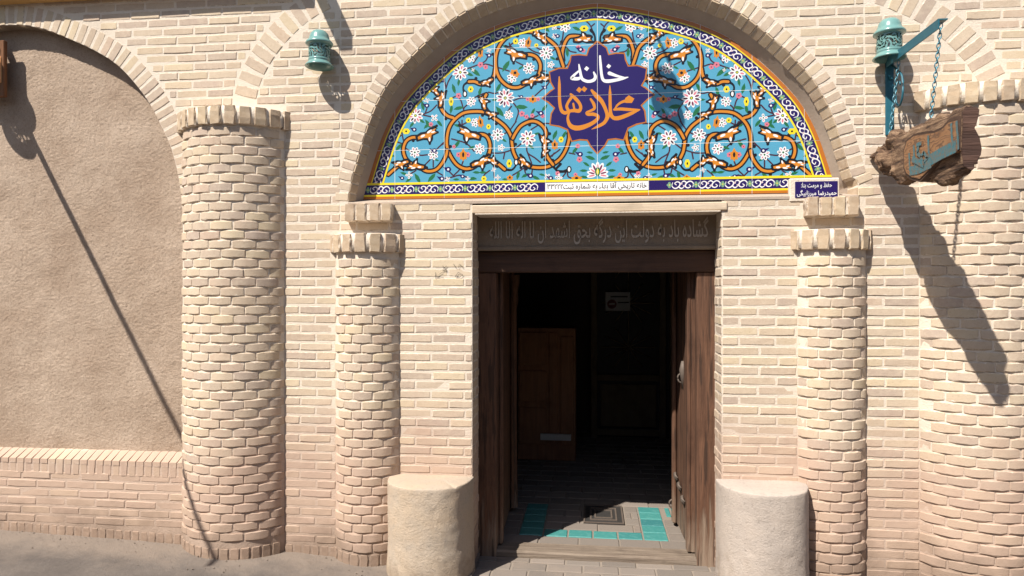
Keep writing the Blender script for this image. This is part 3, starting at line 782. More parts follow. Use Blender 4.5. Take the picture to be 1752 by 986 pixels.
STEMS = [[(1030, 60), (1034, 46), (1042, 37), (1053, 33), (1066, 35), (1073, 40)], [(1034, 46), (1028, 41)], [(1053, 34), (1060, 40)], [(1082, 55), (1084, 68), (1090, 80), (1102, 88)], [(1085, 50), (1096, 48)], [(1060, 90), (1070, 88), (1076, 82)], [(1108, 115), (1090, 117), (1076, 112), (1071, 104)],
         [(1120, 86), (1128, 82), (1130, 79)], [(1122, 92), (1134, 88), (1143, 82)], [(1168, 84), (1174, 78), (1168, 73)], [(1174, 84), (1176, 74)], [(1150, 113), (1164, 106)], [(1134, 121), (1112, 122)], [(1176, 122), (1198, 115)], [(1213, 97), (1219, 106), (1238, 114), (1250, 118)], [(1238, 108), (1231, 98)], [(1203, 114), (1216, 110), (1230, 112)],
         [(1183, 154), (1200, 160), (1212, 158)], [(1170, 175), (1160, 190), (1165, 208)], [(1172, 182), (1178, 190)], [(1164, 208), (1174, 222)], [(1126, 198), (1140, 203), (1154, 196)], [(1100, 212), (1120, 212), (1138, 222)], [(1155, 246), (1165, 254)], [(1146, 250), (1144, 262), (1132, 270), (1122, 278)], [(1144, 262), (1136, 284), (1137, 298)], [(1072, 262), (1062, 264)], [(1088, 256), (1096, 262), (1108, 270)], [(1098, 262), (1102, 268)],
         [(1175, 258), (1190, 262), (1210, 262)], [(1184, 262), (1186, 272)], [(1148, 286), (1160, 294), (1170, 300)], [(1150, 288), (1148, 296)], [(1203, 283), (1202, 304)], [(1210, 292), (1218, 298), (1222, 304)], [(1206, 232), (1216, 229)], [(1187, 230), (1178, 226)], [(1075, 292), (1074, 302), (1068, 305)], [(1078, 296), (1084, 304)], [(1237, 259), (1250, 246), (1268, 240), (1276, 238)],
         [(1220, 160), (1234, 166), (1240, 170)], [(1247, 178), (1255, 186), (1255, 200)], [(1256, 186), (1260, 172), (1266, 166)], [(1266, 164), (1276, 168)], [(1276, 130), (1282, 140), (1286, 152)], [(1288, 140), (1286, 150)], [(1302, 180), (1312, 190), (1326, 196)], [(1319, 186), (1322, 194)], [(1312, 200), (1326, 197)], [(1350, 200), (1360, 208), (1363, 222), (1360, 240)], [(1361, 222), (1354, 226)], [(1364, 232), (1374, 240), (1380, 246)], [(1362, 246), (1374, 242)],
         [(1258, 206), (1258, 218)], [(1258, 218), (1264, 208)], [(1250, 210), (1258, 214)], [(1284, 242), (1296, 250), (1302, 256)], [(1296, 250), (1290, 244)], [(1318, 265), (1330, 266), (1336, 262)], [(1308, 272), (1308, 286)], [(1312, 272), (1322, 282)], [(1256, 276), (1262, 290), (1272, 300)], [(1272, 302), (1282, 292)], [(1248, 304), (1262, 300), (1278, 304), (1292, 306)], [(1292, 300), (1306, 292)], [(1338, 292), (1348, 298)], [(1349, 258), (1356, 254)], [(1131, 164), (1120, 154), (1112, 148), (1106, 140)], [(1142, 168), (1156, 168), (1168, 172)]]
def draw_half(T, sg):
    P = PXM
    for st in STEMS: PA.stroke([T(p) for p in st], 2.5 * P, 'stem', 2, n=3)
    for x, y, a, l in LEAF:
        c = T((x, y)); an = R(a) * sg if sg > 0 else math.pi - R(a); l *= P * 1.15
        ca, sa = math.cos(an), math.sin(an)
        sh = [(-1, 0), (-.45, .32), (.2, .36), (1.05, 0.08), (.3, -.3), (-.4, -.26)]
        PA.poly([(c[0] + l * (ca * u - sa * v), c[1] + l * (sa * u + ca * v)) for u, v in sh], 'green', 3)
    for i, v in enumerate(VINES):
        q = [T(p) for p in v]
        PA.stroke(q, 9.6 * P, 'black', 4 + (i % 2) * 2, n=5); PA.stroke(q, 4.3 * P, 'orange', 5 + (i % 2) * 2, n=5)
        for k in range(1, len(v) - 1, 3):       # little black thorns on the outside
            a, b2 = q[k - 1], q[k]; dx, dz = b2[0] - a[0], b2[1] - a[1]; L = math.hypot(dx, dz); s2 = -1 if k % 2 else 1
            PA.disc((b2[0] + s2 * dz / L * 6 * P, b2[1] - s2 * dx / L * 6 * P), 3 * P, 'black', 4, 7)
    for c in CURLS: PA.stroke([T(p) for p in c], [5 * P, 3.5 * P, 3 * P, 6 * P], 'black', 4, n=5)
    for e in ((1253, 161), (1164, 278), (1401, 289), (1072, 290), (1132, 50)):
        c = T(e); PA.disc(c, 4.4 * P, 'black', 8, 9, 6.2 * P); PA.disc(c, 2.2 * P, 'white', 9, 8, 4 * P)
    for x, y, a, s, fl in HEADS:
        c = T((x, y)); s *= P * 1.0
        def hp_(u, v, sc_=1.0):
            v *= fl; an = R(a); X = s * (math.cos(an) * u - math.sin(an) * v); Z = s * (math.sin(an) * u + math.cos(an) * v)
            return (c[0] + sg * X, c[1] + Z)
        q = [hp_(u, v) for u, v in HB]
        PA.stroke(q + [q[0]], 5.0 * P, 'black', 8, n=1, round_=False)
        for k in q: PA.disc(k, 2.5 * P, 'black', 8, 7)
        PA.poly([hp_(u * .9, v * .7) for u, v in HB], 'orange', 9)
        for u, v, ru, rv, ra in ((-.55, .1, .30, .14, 10), (.35, .38, .36, .13, 18), (.75, .2, .25, .1, 0), (.12, -.5, .12, .26, -12)):
            cc = hp_(u, v); PA.disc(cc, ru * s, 'white', 10, 9, rv * s, (R(a) + fl * R(ra)) * sg if sg > 0 else math.pi - (R(a) + fl * R(ra)))
    for x, y, r, n in FLW:
        c = T((x, y)); r *= P * 1.02; ph = prng.uniform(0, 6)
        for i in range(n):
            a = ph + 2 * math.pi * i / n; q = (c[0] + math.cos(a) * r * .68, c[1] + math.sin(a) * r * .68)
            PA.disc(q, r * .42, 'white', 11, 9, r * min(.34, 2.1 / n), a)
            PA.disc((c[0] + math.cos(a) * r * .64, c[1] + math.sin(a) * r * .64), r * .27, ('purple', 'pink', 'stem')[(i + int(x)) % 3], 12, 7, r * .12, a)
        PA.disc(c, r * .42, 'white', 11, 10)
        PA.disc(c, r * .2, 'green' if r > 6 * P else 'purple', 12, 8)
        if r > 12 * P: PA.disc(c, r * .1, 'yellow', 13, 7)
    for x, y, rx, ry in YEL:
        c = T((x, y))
        for i in range(6): a = i * math.pi / 3; PA.disc((c[0] + math.cos(a) * rx * .55 * P, c[1] + math.sin(a) * ry * .55 * P), rx * .55 * P, 'yellow', 11, 8, ry * .55 * P)
        PA.disc(c, rx * .3 * P, 'black', 12, 7, ry * .35 * P)
    for x, y, rx, ry, a in ORF:
        c = T((x, y)); an = R(a) * sg
        def o_(u, v): u *= rx * P * sg; v *= ry * P; return (c[0] + u * math.cos(an) - v * math.sin(an), c[1] + u * math.sin(an) + v * math.cos(an))
        PA.poly([o_(u, v) for u, v in [(0, 1.1), (.45, .5), (.95, .35), (.8, -.3), (.9, -.75), (.35, -.7), (0, -1.05), (-.35, -.7), (-.9, -.75), (-.8, -.3), (-.95, .35), (-.45, .5)]], 'orange', 13)
        PA.disc(c, rx * .3 * P, 'black', 14, 8, ry * .42 * P, an)
    for x, y, r in PNK:
        c = T((x, y)); r *= P
        for i in range(5): a = i * 1.2566 + x; PA.disc((c[0] + math.cos(a) * r * .58, c[1] + math.sin(a) * r * .58), r * .48, 'pink', 10, 8)
        PA.disc(c, r * .3, 'purple', 11, 7)
    for x, y, r in NAV:
        c = T((x, y)); r *= P
        PA.disc(c, r, 'navy', 12, 9, r * .85); PA.disc((c[0], c[1]), r * .38, 'white', 13, 7)
        PA.poly([(c[0] + sg * r * .5, c[1] + r * .6), (c[0] + sg * r * 1.9, c[1] + r * .9), (c[0] + sg * r * .8, c[1] - r * .3)], 'navy', 12)
both(draw_half)
# lotus in the middle
def lotus():
    c = pp(1022.5, 296); P = PXM
    for i in range(9):
        a = R(-10 + i * 25); L = (20 if i in (3, 4, 5) else 17) * P
        q = (c[0] + math.cos(a) * L * .6, c[1] + math.sin(a) * L * .6 - 3 * P)
        PA.disc(q, L * .5, 'white', 11 + (i % 2), 10, L * .2, a); PA.disc(q, L * .33, ('pink', 'purple')[i % 2], 13, 8, L * .09, a)
    PA.disc((c[0], c[1] + 2 * P), 4.5 * P, 'green', 14, 10, 8 * P); PA.disc((c[0], c[1] + 2 * P), 2.2 * P, 'yellow', 15, 8, 5 * P)
lotus()
# medallion (crop 910,60 scale 4.695), left half then mirrored
mz = [(525, 50), (490, 84), (458, 108), (440, 165), (380, 158), (315, 165), (306, 215), (285, 268), (215, 268), (140, 298), (150, 380), (180, 432), (150, 450), (80, 512), (130, 540), (182, 588), (155, 632), (145, 722), (220, 735), (285, 762), (320, 855), (385, 842), (445, 846), (470, 892), (525, 955)]
ml = [pp(910 + a / 4.695, 60 + b / 4.695) for a, b in mz]
med = ml + [(2 * XC - x, z) for x, z in reversed(ml[1:-1])]
PA.poly(med, 'navy', 16); PA.stroke(med + [med[0]], 2.6 * PXM, 'rust', 17, n=1, round_=False)
def mtxt(strokes, m, ox=910, oy=60, k=4.695, bold=1.2):
    for pts, wd in strokes:
        q = [pp(ox + a / k, oy + b / k) for a, b in pts]
        if len(pts) == 1: 
            c = q[0]; h = wd / k * PXM; PA.poly([(c[0] - h, c[1] - h * .1), (c[0] - h * .1, c[1] + h), (c[0] + h, c[1] + h * .1), (c[0] + h * .1, c[1] - h)], m, 18); continue
        wd = [x * bold / k * PXM for x in (wd if isinstance(wd, list) else [wd, wd])]
        PA.stroke(q, wd, m, 18, n=6)
mtxt([([(547, 170), (552, 240), (560, 320), (574, 362), (610, 372), (680, 362), (730, 350), (772, 340)], [12, 17, 18, 20, 24, 20, 18, 6]), ([(622, 308), (650, 318), (690, 332), (740, 344)], [24, 20, 16, 12]), ([(617, 252)], 19),
      ([(497, 300), (510, 335), (497, 362), (455, 374), (415, 362), (398, 340), (385, 280), (378, 238)], [10, 20, 22, 20, 20, 18, 16, 8]), ([(400, 338), (370, 352), (330, 350), (320, 345), (345, 318), (375, 292)], [16, 22, 24, 18, 16, 12]), ([(440, 271)], 20)], 'white')
mtxt([([(165, 15), (168, 150), (170, 380), (185, 520), (215, 600), (270, 625), (340, 597), (420, 585), (500, 592), (528, 530), (500, 455), (440, 385), (360, 312)], [18, 46, 52, 56, 58, 60, 48, 60, 62, 52, 52, 58, 40]),
      ([(372, 365), (315, 450), (292, 520), (320, 585)], [48, 44, 48, 50]), ([(402, 470), (420, 560)], [34, 34]), ([(502, 236)], 50), ([(588, 226)], 50),
      ([(712, 245), (790, 335), (880, 430), (945, 560), (972, 680), (930, 785), (830, 848), (712, 902)], [38, 76, 66, 56, 52, 58, 52, 8]),
      ([(695, 392), (745, 470), (758, 550), (690, 592), (628, 618), (650, 650), (740, 648), (815, 678), (800, 740), (700, 812), (560, 868), (440, 880), (352, 838), (312, 740), (320, 660), (352, 608)], [34, 52, 46, 40, 34, 52, 58, 52, 58, 66, 80, 84, 70, 46, 36, 14]),
      ([(1020, 165), (1022, 300), (1025, 500), (1035, 640), (1080, 708), (1160, 714), (1270, 680), (1400, 625), (1524, 574)], [12, 48, 52, 58, 62, 70, 66, 56, 16]), ([(1012, 620), (1000, 690), (960, 760)], [30, 34, 40]),
      ([(1092, 570), (1200, 560), (1350, 570), (1522, 572)], [36, 52, 52, 22]), ([(1098, 568), (1150, 492), (1230, 440), (1330, 415)], [24, 36, 42, 60])], 'orange', 940, 130, 9.86, 1.0)
PA.poly([pp(940 + a / 9.86, 130 + b_ / 9.86) for a, b_ in ((1278, 378), (1340, 328), (1432, 385), (1392, 458), (1285, 458))], 'orange', 18)
# borders: bands along the arch and along the bottom
def band(P, o0, o1, m, ly):
    A = offset_curve(P, o0); B = offset_curve(P, o1)
    for i in range(len(P) - 1): PA.t.append(([A[i], A[i + 1], B[i + 1]], m, ly)); PA.t.append(([A[i], B[i + 1], B[i]], m, ly))
for o0, o1, m, ly in ((-.002, .021, 'rust', 20), (.021, .028, 'yellow', 20), (.028, .090, 'navy', 20), (.090, .101, 'yellow', 21)): band(ARCH, o0, o1, m, ly)
xl, xr = ARCH[0][0], ARCH[-1][0]
for z0, z1, m, ly in ((0, .018, 'rust', 24), (.018, .030, 'yellow', 24), (.030, .091, 'navy', 24), (.091, .105, 'yellow', 24)):
    PA.poly([(xl, PZ0 + z0), (xr, PZ0 + z0), (xr, PZ0 + z1), (xl, PZ0 + z1)], m, ly)
def scroll(at, L, unit, hh, ly, skip=None):
    n = max(1, round(L / unit)); un_ = L / n
    for k in range(n):
        s0 = k * un_
        if skip and skip(s0 + un_ / 2): continue
        f = lambda u, v: at(s0 + u * un_, v * hh)
        for mir in (1, -1):
            g = (lambda u, v: f(u, v)) if mir > 0 else (lambda u, v: f(1 - u, v))
            PA.stroke([g(.12, .55 * mir), g(.10, -.3 * mir), (g(.22, -.8 * mir)), g(.36, -.35 * mir), g(.40, .35 * mir), g(.30, .7 * mir), g(.2, .35 * mir), g(.26, .0)], [.003, .0055, .007, .007, .007, .006, .005, .0045], 'white', ly, n=4)
            PA.stroke([g(.36, -.5 * mir), g(.45, -.82 * mir), g(.55, -.5 * mir)], [.006, .008, .003], 'white', ly, n=4)
            c = g(.44, .25 * mir); PA.disc(c, .008, 'white', ly, 8, .005); PA.disc(c, .004, 'pink', ly + 1, 7, .003)
        for a in range(4):
            c = f(.0 + .055 * math.cos(a * math.pi / 2), .42 * math.sin(a * math.pi / 2)); PA.disc(c, .0085, 'olive', ly + 1, 8, .0075)
        PA.disc(f(0, 0), .004, 'yellow', ly + 2, 6)
mid = offset_curve(ARCH, .059); cum = [0]
for a, b2 in zip(mid, mid[1:]): cum.append(cum[-1] + math.hypot(b2[0] - a[0], b2[1] - a[1]))
def at_arch(s, v):
    s = max(0, min(cum[-1] - 1e-6, s)); i = max(j for j in range(len(cum)) if cum[j] <= s); i = min(i, len(mid) - 2)
    t = (s - cum[i]) / (cum[i + 1] - cum[i]); a, b2 = mid[i], mid[i + 1]; dx, dz = b2[0] - a[0], b2[1] - a[1]; q = math.hypot(dx, dz)
    return (a[0] + dx * t - dz / q * v, a[1] + dz * t + dx / q * v)
scroll(lambda s, v: at_arch(s + .06, v), cum[-1] - .08, .157, .027, 22)
xw0, xw1 = pp(933, 325)[0], pp(1110, 325)[0]
scroll(lambda s, v: (xl + .03 + s, PZ0 + .0605 + v), xr - xl - .06, .157, .027, 26, lambda s: xw0 - .05 < xl + .03 + s < xw1 + .05)
PA.poly([(xw0, PZ0 + .034), (xw1, PZ0 + .034), (xw1, PZ0 + .087), (xw0, PZ0 + .087)], 'white', 28)
# Persian lettering
AT = {'ا': (0xFE8D, 2), 'آ': (0xFE81, 2), 'ب': (0xFE8F, 4), 'ت': (0xFE95, 4), 'ث': (0xFE99, 4), 'ح': (0xFEA1, 4), 'خ': (0xFEA5, 4), 'د': (0xFEA9, 2), 'ر': (0xFEAD, 2), 'ز': (0xFEAF, 2), 'ش': (0xFEB5, 4), 'ض': (0xFEBD, 4), 'ظ': (0xFEC5, 4), 'ف': (0xFED1, 4), 'ق': (0xFED5, 4),
      'گ': (0xFB92, 4), 'ک': (0xFB8E, 4), 'ل': (0xFEDD, 4), 'م': (0xFEE1, 4), 'ن': (0xFEE5, 4), 'و': (0xFEED, 2), 'ه': (0xFEE9, 4), 'ی': (0xFBFC, 4), 'ء': (0xFE80, 1)}
def shape(s):
    out = []
    for i, c in enumerate(s):
        if c not in AT: out.append(c); continue
        b_, n_ = AT[c]; pj = i > 0 and s[i - 1] in AT and AT[s[i - 1]][1] == 4; nj = n_ == 4 and i + 1 < len(s) and s[i + 1] in AT and AT[s[i + 1]][1] > 1
        out.append(chr(b_ + (0 if n_ == 1 else 3 if pj and nj else 2 if nj else 1 if pj else 0)))
    return ''.join(reversed(out))
def text_tris(body, x0, x1, z0, z1, bold=.01):
    cu = bpy.data.curves.new('lettering', 'FONT'); cu.body = body; cu.resolution_u = 2; cu.space_character = 1.03; cu.offset = bold
    o = bpy.data.objects.new('lettering', cu); me = o.to_mesh(); me.calc_loop_triangles()
    vs_ = [v.co.copy() for v in me.vertices]; mx0, mx1 = min(v.x for v in vs_), max(v.x for v in vs_); mz0, mz1 = min(v.y for v in vs_), max(v.y for v in vs_)
    f = lambda v: (x0 + (v.x - mx0) / (mx1 - mx0) * (x1 - x0), z0 + (v.y - mz0) / (mz1 - mz0) * (z1 - z0))
    tr = [[f(vs_[i]) for i in t.vertices] for t in me.loop_triangles]
    o.to_mesh_clear(); bpy.data.objects.remove(o); bpy.data.curves.remove(cu); return tr
for t in text_tris('۳۳۲۲۲' + shape('خانه تاریخی آقا بهاء به شماره ثبت'), xw0 + .012, xw1 - .012, PZ0 + .037, PZ0 + .085, .02): PA.t.append((t, 'black', 30))
# tiles: clip everything to each tile
def clip_rect(P, x0, x1, z0, z1):
    for ax, lim, sg in ((0, x0, 1), (0, x1, -1), (1, z0, 1), (1, z1, -1)):
        out = []
        for i, p in enumerate(P):
            q = P[(i + 1) % len(P)]; a = (p[ax] - lim) * sg; b_ = (q[ax] - lim) * sg
            if a >= 0: out.append(p)
            if (a >= 0) != (b_ >= 0): t = a / (a - b_); out.append((p[0] + (q[0] - p[0]) * t, p[1] + (q[1] - p[1]) * t))
        P = out
        if len(P) < 3: return []
    return P
TS = un(1022, 255.5, PY).z - un(1022, 342, PY).z; GX = [UX(q, PY) for q in (590, 675.6, 760, 846, 933, 1022, 1109.5, 1198, 1286.5, 1376, 1466)]; zrow = [PZ0 + i * TS for i in range(5)]; g_ = .0012
tiles = {}
for i in range(10):
    for j in range(4):
        r = (GX[i] + g_, GX[i + 1] - g_, zrow[j] + g_, zrow[j + 1] - g_)
        P = clip_rect(list(ARCH), *r)
        if len(P) < 3: continue
        ar = abs(sum(P[k][0] * P[(k + 1) % len(P)][1] - P[(k + 1) % len(P)][0] * P[k][1] for k in range(len(P)))) / 2
        if ar < .0004: continue
        tiles[(i, j)] = (r, P, MB())
for tri, m, ly in PA.t:
    xs_ = [p[0] for p in tri]; zs_ = [p[1] for p in tri]
    for i in range(10):
        if GX[i + 1] < min(xs_) or GX[i] > max(xs_): continue
        for j in range(math.floor((min(zs_) - PZ0) / TS), math.floor((max(zs_) - PZ0) / TS) + 1):
            t = tiles.get((i, j))
            if not t: continue
            c = clip_rect(list(tri), *t[0])
            if len(c) >= 3: t[2].add([(x, PY - .0003 - ly * .00005, z) for x, z in c], [tuple(range(len(c)))], GK.index(m))
for (i, j), (r, P, mb) in sorted(tiles.items()):
    b = MB(); n = len(P); b.add([(x, PY - .00028, z) for x, z in P] + [(x, PY + .012, z) for x, z in P], [tuple(range(n))] + [(k, (k + 1) % n, (k + 1) % n + n, k + n) for k in range(n)])
    t = b.build('tile', G['sky'], TP)
    mb.build('painted_glaze', [G[k] for k in GK], t)
b = MB(); b.prism(offset_curve(ARCH, -.004), PY - .0002, PY + .06); b.build('grout_bed', m_simple('pale tile grout', (.78, .76, .72), .9), TP)

# ------------------------------------------------------------------ blue plaque
p0, p1 = un(1360, 339, -.006), un(1433, 310, -.006)
PL = thing('name_plaque', 'small navy blue plaque with white lettering at the right foot of the arch', 'plaque', ((p0.x + p1.x) / 2, 0, p0.z))
b = MB(); b.box((p0.x, -.012, p0.z), (p1.x, .0, p1.z), 0, .002); b.build('plaque_plate', G['navy'], PL)
b = MB(); hz = (p1.z - p0.z)
for body, zz0, zz1, xx0, xx1 in ((shape('حفظ و مرمت بنا:'), .54, .93, .14, .86), (shape('حمیدرضا میرزابیگی'), .06, .48, .04, .97)):
    for t in text_tris(body, p0.x + (p1.x - p0.x) * xx0, p0.x + (p1.x - p0.x) * xx1, p0.z + hz * zz0, p0.z + hz * zz1): b.add([(x, -.0126, z) for x, z in t], [(0, 1, 2)])
b.build('plaque_lettering', G['white'], PL)
b = MB(); b.box((p0.x - .03, -.008, p0.z - .022), (p1.x + .012, .03, p1.z + .02), 0, .006); b.build('plaque_mortar', M_MORTAR, PL)

# ------------------------------------------------------------------ doorway
xm = (XL + XR) / 2
LB = thing('lintel_board', 'bleached wooden lintel board right above the doorway', 'lintel', (xm, 0, ZLINT))
b = MB(); b.box((XL - .0, -.012, ZLINT + .006), (XR + .03, .3, ZBOARD), 0, .005); b.build('board', M_BOARD, LB)
b = MB(); b.box((XL + .02, -.016, ZLINT - .001), (XR - .01, .28, ZLINT + .005)); b.build('board_lip', M_MORTAR, LB)
IP = thing('inscription_panel', 'dark brown plaster panel with a raised Persian inscription above the door', 'inscription', (xm, .18, 1.85))
za, zb_ = un(1000, 428, .18).z, ZLINT + .02
b = MB(); b.prism([(XL - .0, za), (XR + .0, za), (XR + .0, zb_), (XL - .0, zb_)], .18, .3); b.build('panel', M_INSC, IP)
b = MB(); b.box((XL + .002, .165, za - .001), (XR - .002, .2, za + .025), 0, .006); b.build('panel_ledge', M_INSC, IP)
b = MB(); xi0, xi1 = un(838, 400, .18).x, un(1212, 400, .18).x
for t in text_tris(shape('گشاده باد به دولت این درگه بحق اشهد ان لا اله الا الله'), xi0, xi1, za + .035, za + .2):
    b.add([(x, .1725, z) for x, z in t] + [(x, .181, z) for x, z in t], [(0, 1, 2), (0, 1, 4, 3), (1, 2, 5, 4), (2, 0, 3, 5)])
b.build('raised_lettering', M_INSCL, IP)
FLZ = gz(0) + .025
DF = thing('door_frame', 'dark old wooden door frame set deep in the doorway', 'door frame', (xm, .38, FLZ))
fx0, fx1 = un(826, 600, .23).x, un(1219, 600, .23).x; ix0, ix1 = un(849, 600, .23).x, un(1192, 600, .23).x; ztop = un(1000, 466, .22).z
b = MB(); b.box((fx0 - .06, .215, ztop), (fx1 + .06, .32, za - .002), 0, .006); b.build('head_rail', M_DOORH, DF)
b = MB(); b.box((fx0 - .05, .225, FLZ - .05), (ix0, .31, ztop - .001), 0, .006); b.build('jamb', M_DOOR, DF)
b = MB(); b.box((ix1, .225, FLZ - .05), (fx1 + .05, .31, ztop - .001), 0, .006); b.build('jamb', M_DOOR, DF)
b = MB(); b.box((XL + .005, .235, FLZ - .08), (XR - .005, .40, FLZ + .012), 0, .012); b.build('threshold', M_SILL, DF)
def leaf(hx, hy, ang, width, side, label):
    """open door leaf hinged at hx, hy; ang = direction of the leaf from the hinge"""
    T = thing('door_leaf', label, 'door', (hx, hy, FLZ))
    d = Vector((math.cos(ang), math.sin(ang))); nn = Vector((-d.y, d.x)) * side          # nn: towards the opening
    z0, z1 = FLZ + .02, ztop + .04
    def bx(name, u0, u1, v0, v1, zz0, zz1, m, bev=.003):
        b = MB(); b.box((u0, v0, zz0), (u1, v1, zz1), 0, bev)
        b.v = [(hx + d.x * x + nn.x * y, hy + d.y * x + nn.y * y, z) for x, y, z in b.v]; return b.build(name, m, T)
    u = 0.0; k = 0
    for wv in (width * .3, width * .36, width * .34):
        bx('plank', u + .002, u + wv - .002, -.02, .02 + (.003 if k % 2 else 0), z0, z1, M_DOOR); u += wv; k += 1
    bx('stile', .0, .07, .02, .045, z0, z1, M_DOOR, .006); bx('edge_moulding', width - .05, width + .01, .022, .055, z0, z1, M_DOOR, .012)
    return T, d, nn, bx
far = un(1163, 893, .86)
ang = math.atan2(.86 - .3, far.x - ix1)
RT, d, nn, bx = leaf(ix1 - .0, .315, ang, .57, 1, 'brown plank door leaf standing open on the right, half in sunlight')
def on_leaf(u, z, v=.025): return Vector((ix1 + d.x * u + nn.x * v, .315 + d.y * u + nn.y * v, z))
for u, z in ((.50, .30), (.36, .27), (.22, .22)):      # shell shaped studs
    b = MB(); c = on_leaf(u, z)
    q = nn.to_3d().to_track_quat('Z', 'Y')
    for i in range(7):
        a = R(-60 + i * 20); tip = q @ Vector((0, 0, 0)); e = d.to_3d() * (math.sin(a) * .045) + Vector((0, 0, -math.cos(a) * .06))
        b.tube([c + nn.to_3d() * .012, c + e * .5 + nn.to_3d() * .018, c + e + nn.to_3d() * .004], [.006, .009, .006], 6)
    b.build('stud', M_IRON, RT)
b = MB(); c = on_leaf(.27, 1.0)
b.tube([c + Vector((0, 0, .11)), c + Vector((0, 0, .05)) , c - Vector((0, 0, .08))], [.012, .026, .006], 8); b.build('knocker_plate', M_IRON, RT)
b = MB(); b.tube([on_leaf(.31, .99) + nn.to_3d() * (.03 * math.sin(t)) + Vector((0, 0, .032 * math.cos(t))) for t in [2 * math.pi * i / 14 for i in range(15)]], .006, 6); b.build('knocker_ring', M_IRON, RT)
b = MB(); b.tube([on_leaf(.56, .06) + nn.to_3d() * (.02 + .028 * math.sin(t)) + Vector((0, 0, .03 * math.cos(t))) for t in [2 * math.pi * i / 14 for i in range(15)]], .007, 6); b.build('pull_ring', M_IRON, RT)
LT, d2, n2, bx2 = leaf(ix0 - .015, .315, R(91), .75, -1, 'dark plank door leaf standing open on the left, in shadow')
b = MB(); q0 = Vector((ix0 - .015 + d2.x * .74 + n2.x * .05, .315 + d2.y * .74 + n2.y * .05, 0))
b.lathe([(.03, FLZ + .03), (.026, FLZ + .1), (.022, FLZ + .5), (.022, ztop - .25), (.034, ztop - .2), (.03, ztop - .12), (.042, ztop - .06), (.042, ztop)], (q0.x, q0.y, 0), 12); b.build('carved_edge_post', M_DOOR, LT)
# floor, paving
IFL = struct('interior_floor', link('interior_floor', None)); IFL.location = (xm, .5, FLZ)
b = MB(); b.box((-1.7, .34, FLZ - .1), (2.2, 4.1, FLZ - .012)); b.build('floor_mortar', m_simple('dusty floor joint', (.22, .18, .145), .95, var=.4), IFL)
def fl(name, x0, x1, y0, y1, m, par=IFL, z=FLZ):
    b = MB(); b.box((x0 + .006, y0 + .006, z - .05), (x1 - .006, y1 - .006, z - .004 + brng.uniform(-.002, .002)), 0, .004); return b.build(name, m, par)
tx0, tx1 = un(886, 918, .56).x, un(1146, 918, .56).x; tw = (tx1 - tx0) / 6; yA = .57
for i in range(6): fl('turquoise_tile', tx0 + i * tw, tx0 + (i + 1) * tw, yA, yA + .14, M_FTILE)
for s0 in (tx0, tx1 - tw):
    for k in range(4): fl('turquoise_tile', s0, s0 + tw, yA + .14 + k * .14, yA + .28 + k * .14, M_FTILE)
for i in range(3): fl('turquoise_tile', tx1 + .03 + i * .05, tx1 + .075 + i * .05, yA + .5, yA + .7, M_FTILE)
for r_ in range(1): 
    for i in range(6): fl('floor_brick', tx0 - .12 + i * .27, tx0 + .15 + i * .27, .40, yA, M_GREY)
gx0, gx1 = un(996, 888, .9).x, un(1070, 888, .9).x
for k in range(4):
    y0 = yA + .14 + k * .14; x = tx0 + tw + (0 if k % 2 else -.12)
    while x < tx1 - tw:
        a, b2 = max(x, tx0 + tw), min(x + .25, tx1 - tw); x += .25
        if b2 - a < .04: continue
        if k >= 1 and not (b2 < gx0 or a > gx1):
            if a < gx0 - .04: fl('floor_brick', a, gx0, y0, y0 + .14, M_GREY)
            if b2 > gx1 + .04: fl('floor_brick', gx1, b2, y0, y0 + .14, M_GREY)
            continue
        fl('floor_brick', a, b2, y0, y0 + .14, M_GREY)
y = yA + .7; k = 0
while y < 4.0:
    x = -1.5 + (0 if k % 2 else .13)
    while x < 1.7: fl('floor_brick', x, x + .26, y, y + .16, M_GREY); x += .26
    y += .16; k += 1
for k in range(5):
    y0 = yA + .14 * k
    for a, b2 in ((tx0 - .27, tx0), (tx1, tx1 + .27)): fl('floor_brick', a, b2, y0, y0 + .14, M_GREY) if not (a == tx1 and k > 2) else None
DG = thing('drain_grate', 'dark square iron floor drain in the sunlit entrance floor', 'grate', ((gx0 + gx1) / 2, yA + .5, FLZ))
y0, y1 = yA + .285, yA + .69
b = MB(); b.box((gx0 + .01, y0, FLZ - .02), (gx1 - .01, y1, FLZ - .002)); b.build('plate', M_DARKIRON, DG)
for k, f in enumerate((.0, .2, .34)):
    b = MB(); wx = (gx1 - gx0 - .02) / 2 * (1 - f * 1.6); wy = (y1 - y0) / 2 * (1 - f * 1.6); cx, cy = (gx0 + gx1) / 2, (y0 + y1) / 2
    for (ax, ay, bx_, by) in ((-wx, -wy, wx, -wy + .012), (-wx, wy - .012, wx, wy), (-wx, -wy + .012, -wx + .012, wy - .012), (wx - .012, -wy + .012, wx, wy - .012)):
        b.box((cx + ax, cy + ay, FLZ - .003), (cx + bx_, cy + by, FLZ + .004))
    b.build('raised_rim', M_IRON, DG)
PV = struct('p', link('doorway_paving', None)); PV.location = (xm, 0, gz(0))
b = MB(); b.box((XL - .02, -.6, gz(0) - .2), (XR + .1, .25, gz(0) - .008)); b.build('paving_joint', m_simple('dusty paving joint', (.25, .205, .165), .95, var=.4), PV)
y = -.42; k = 0
while y < .23:
    x = XL - .1 + (0 if k % 2 else .11)
    while x < XR + .05:
        a, b2 = max(x, XL - .015), min(x + .22, XR + .07)
        if b2 - a > .04: fl('paving_brick', a, b2, y, min(y + .115, .235), M_GREY, PV, gz(0) + .002)
        x += .22
    y += .115; k += 1
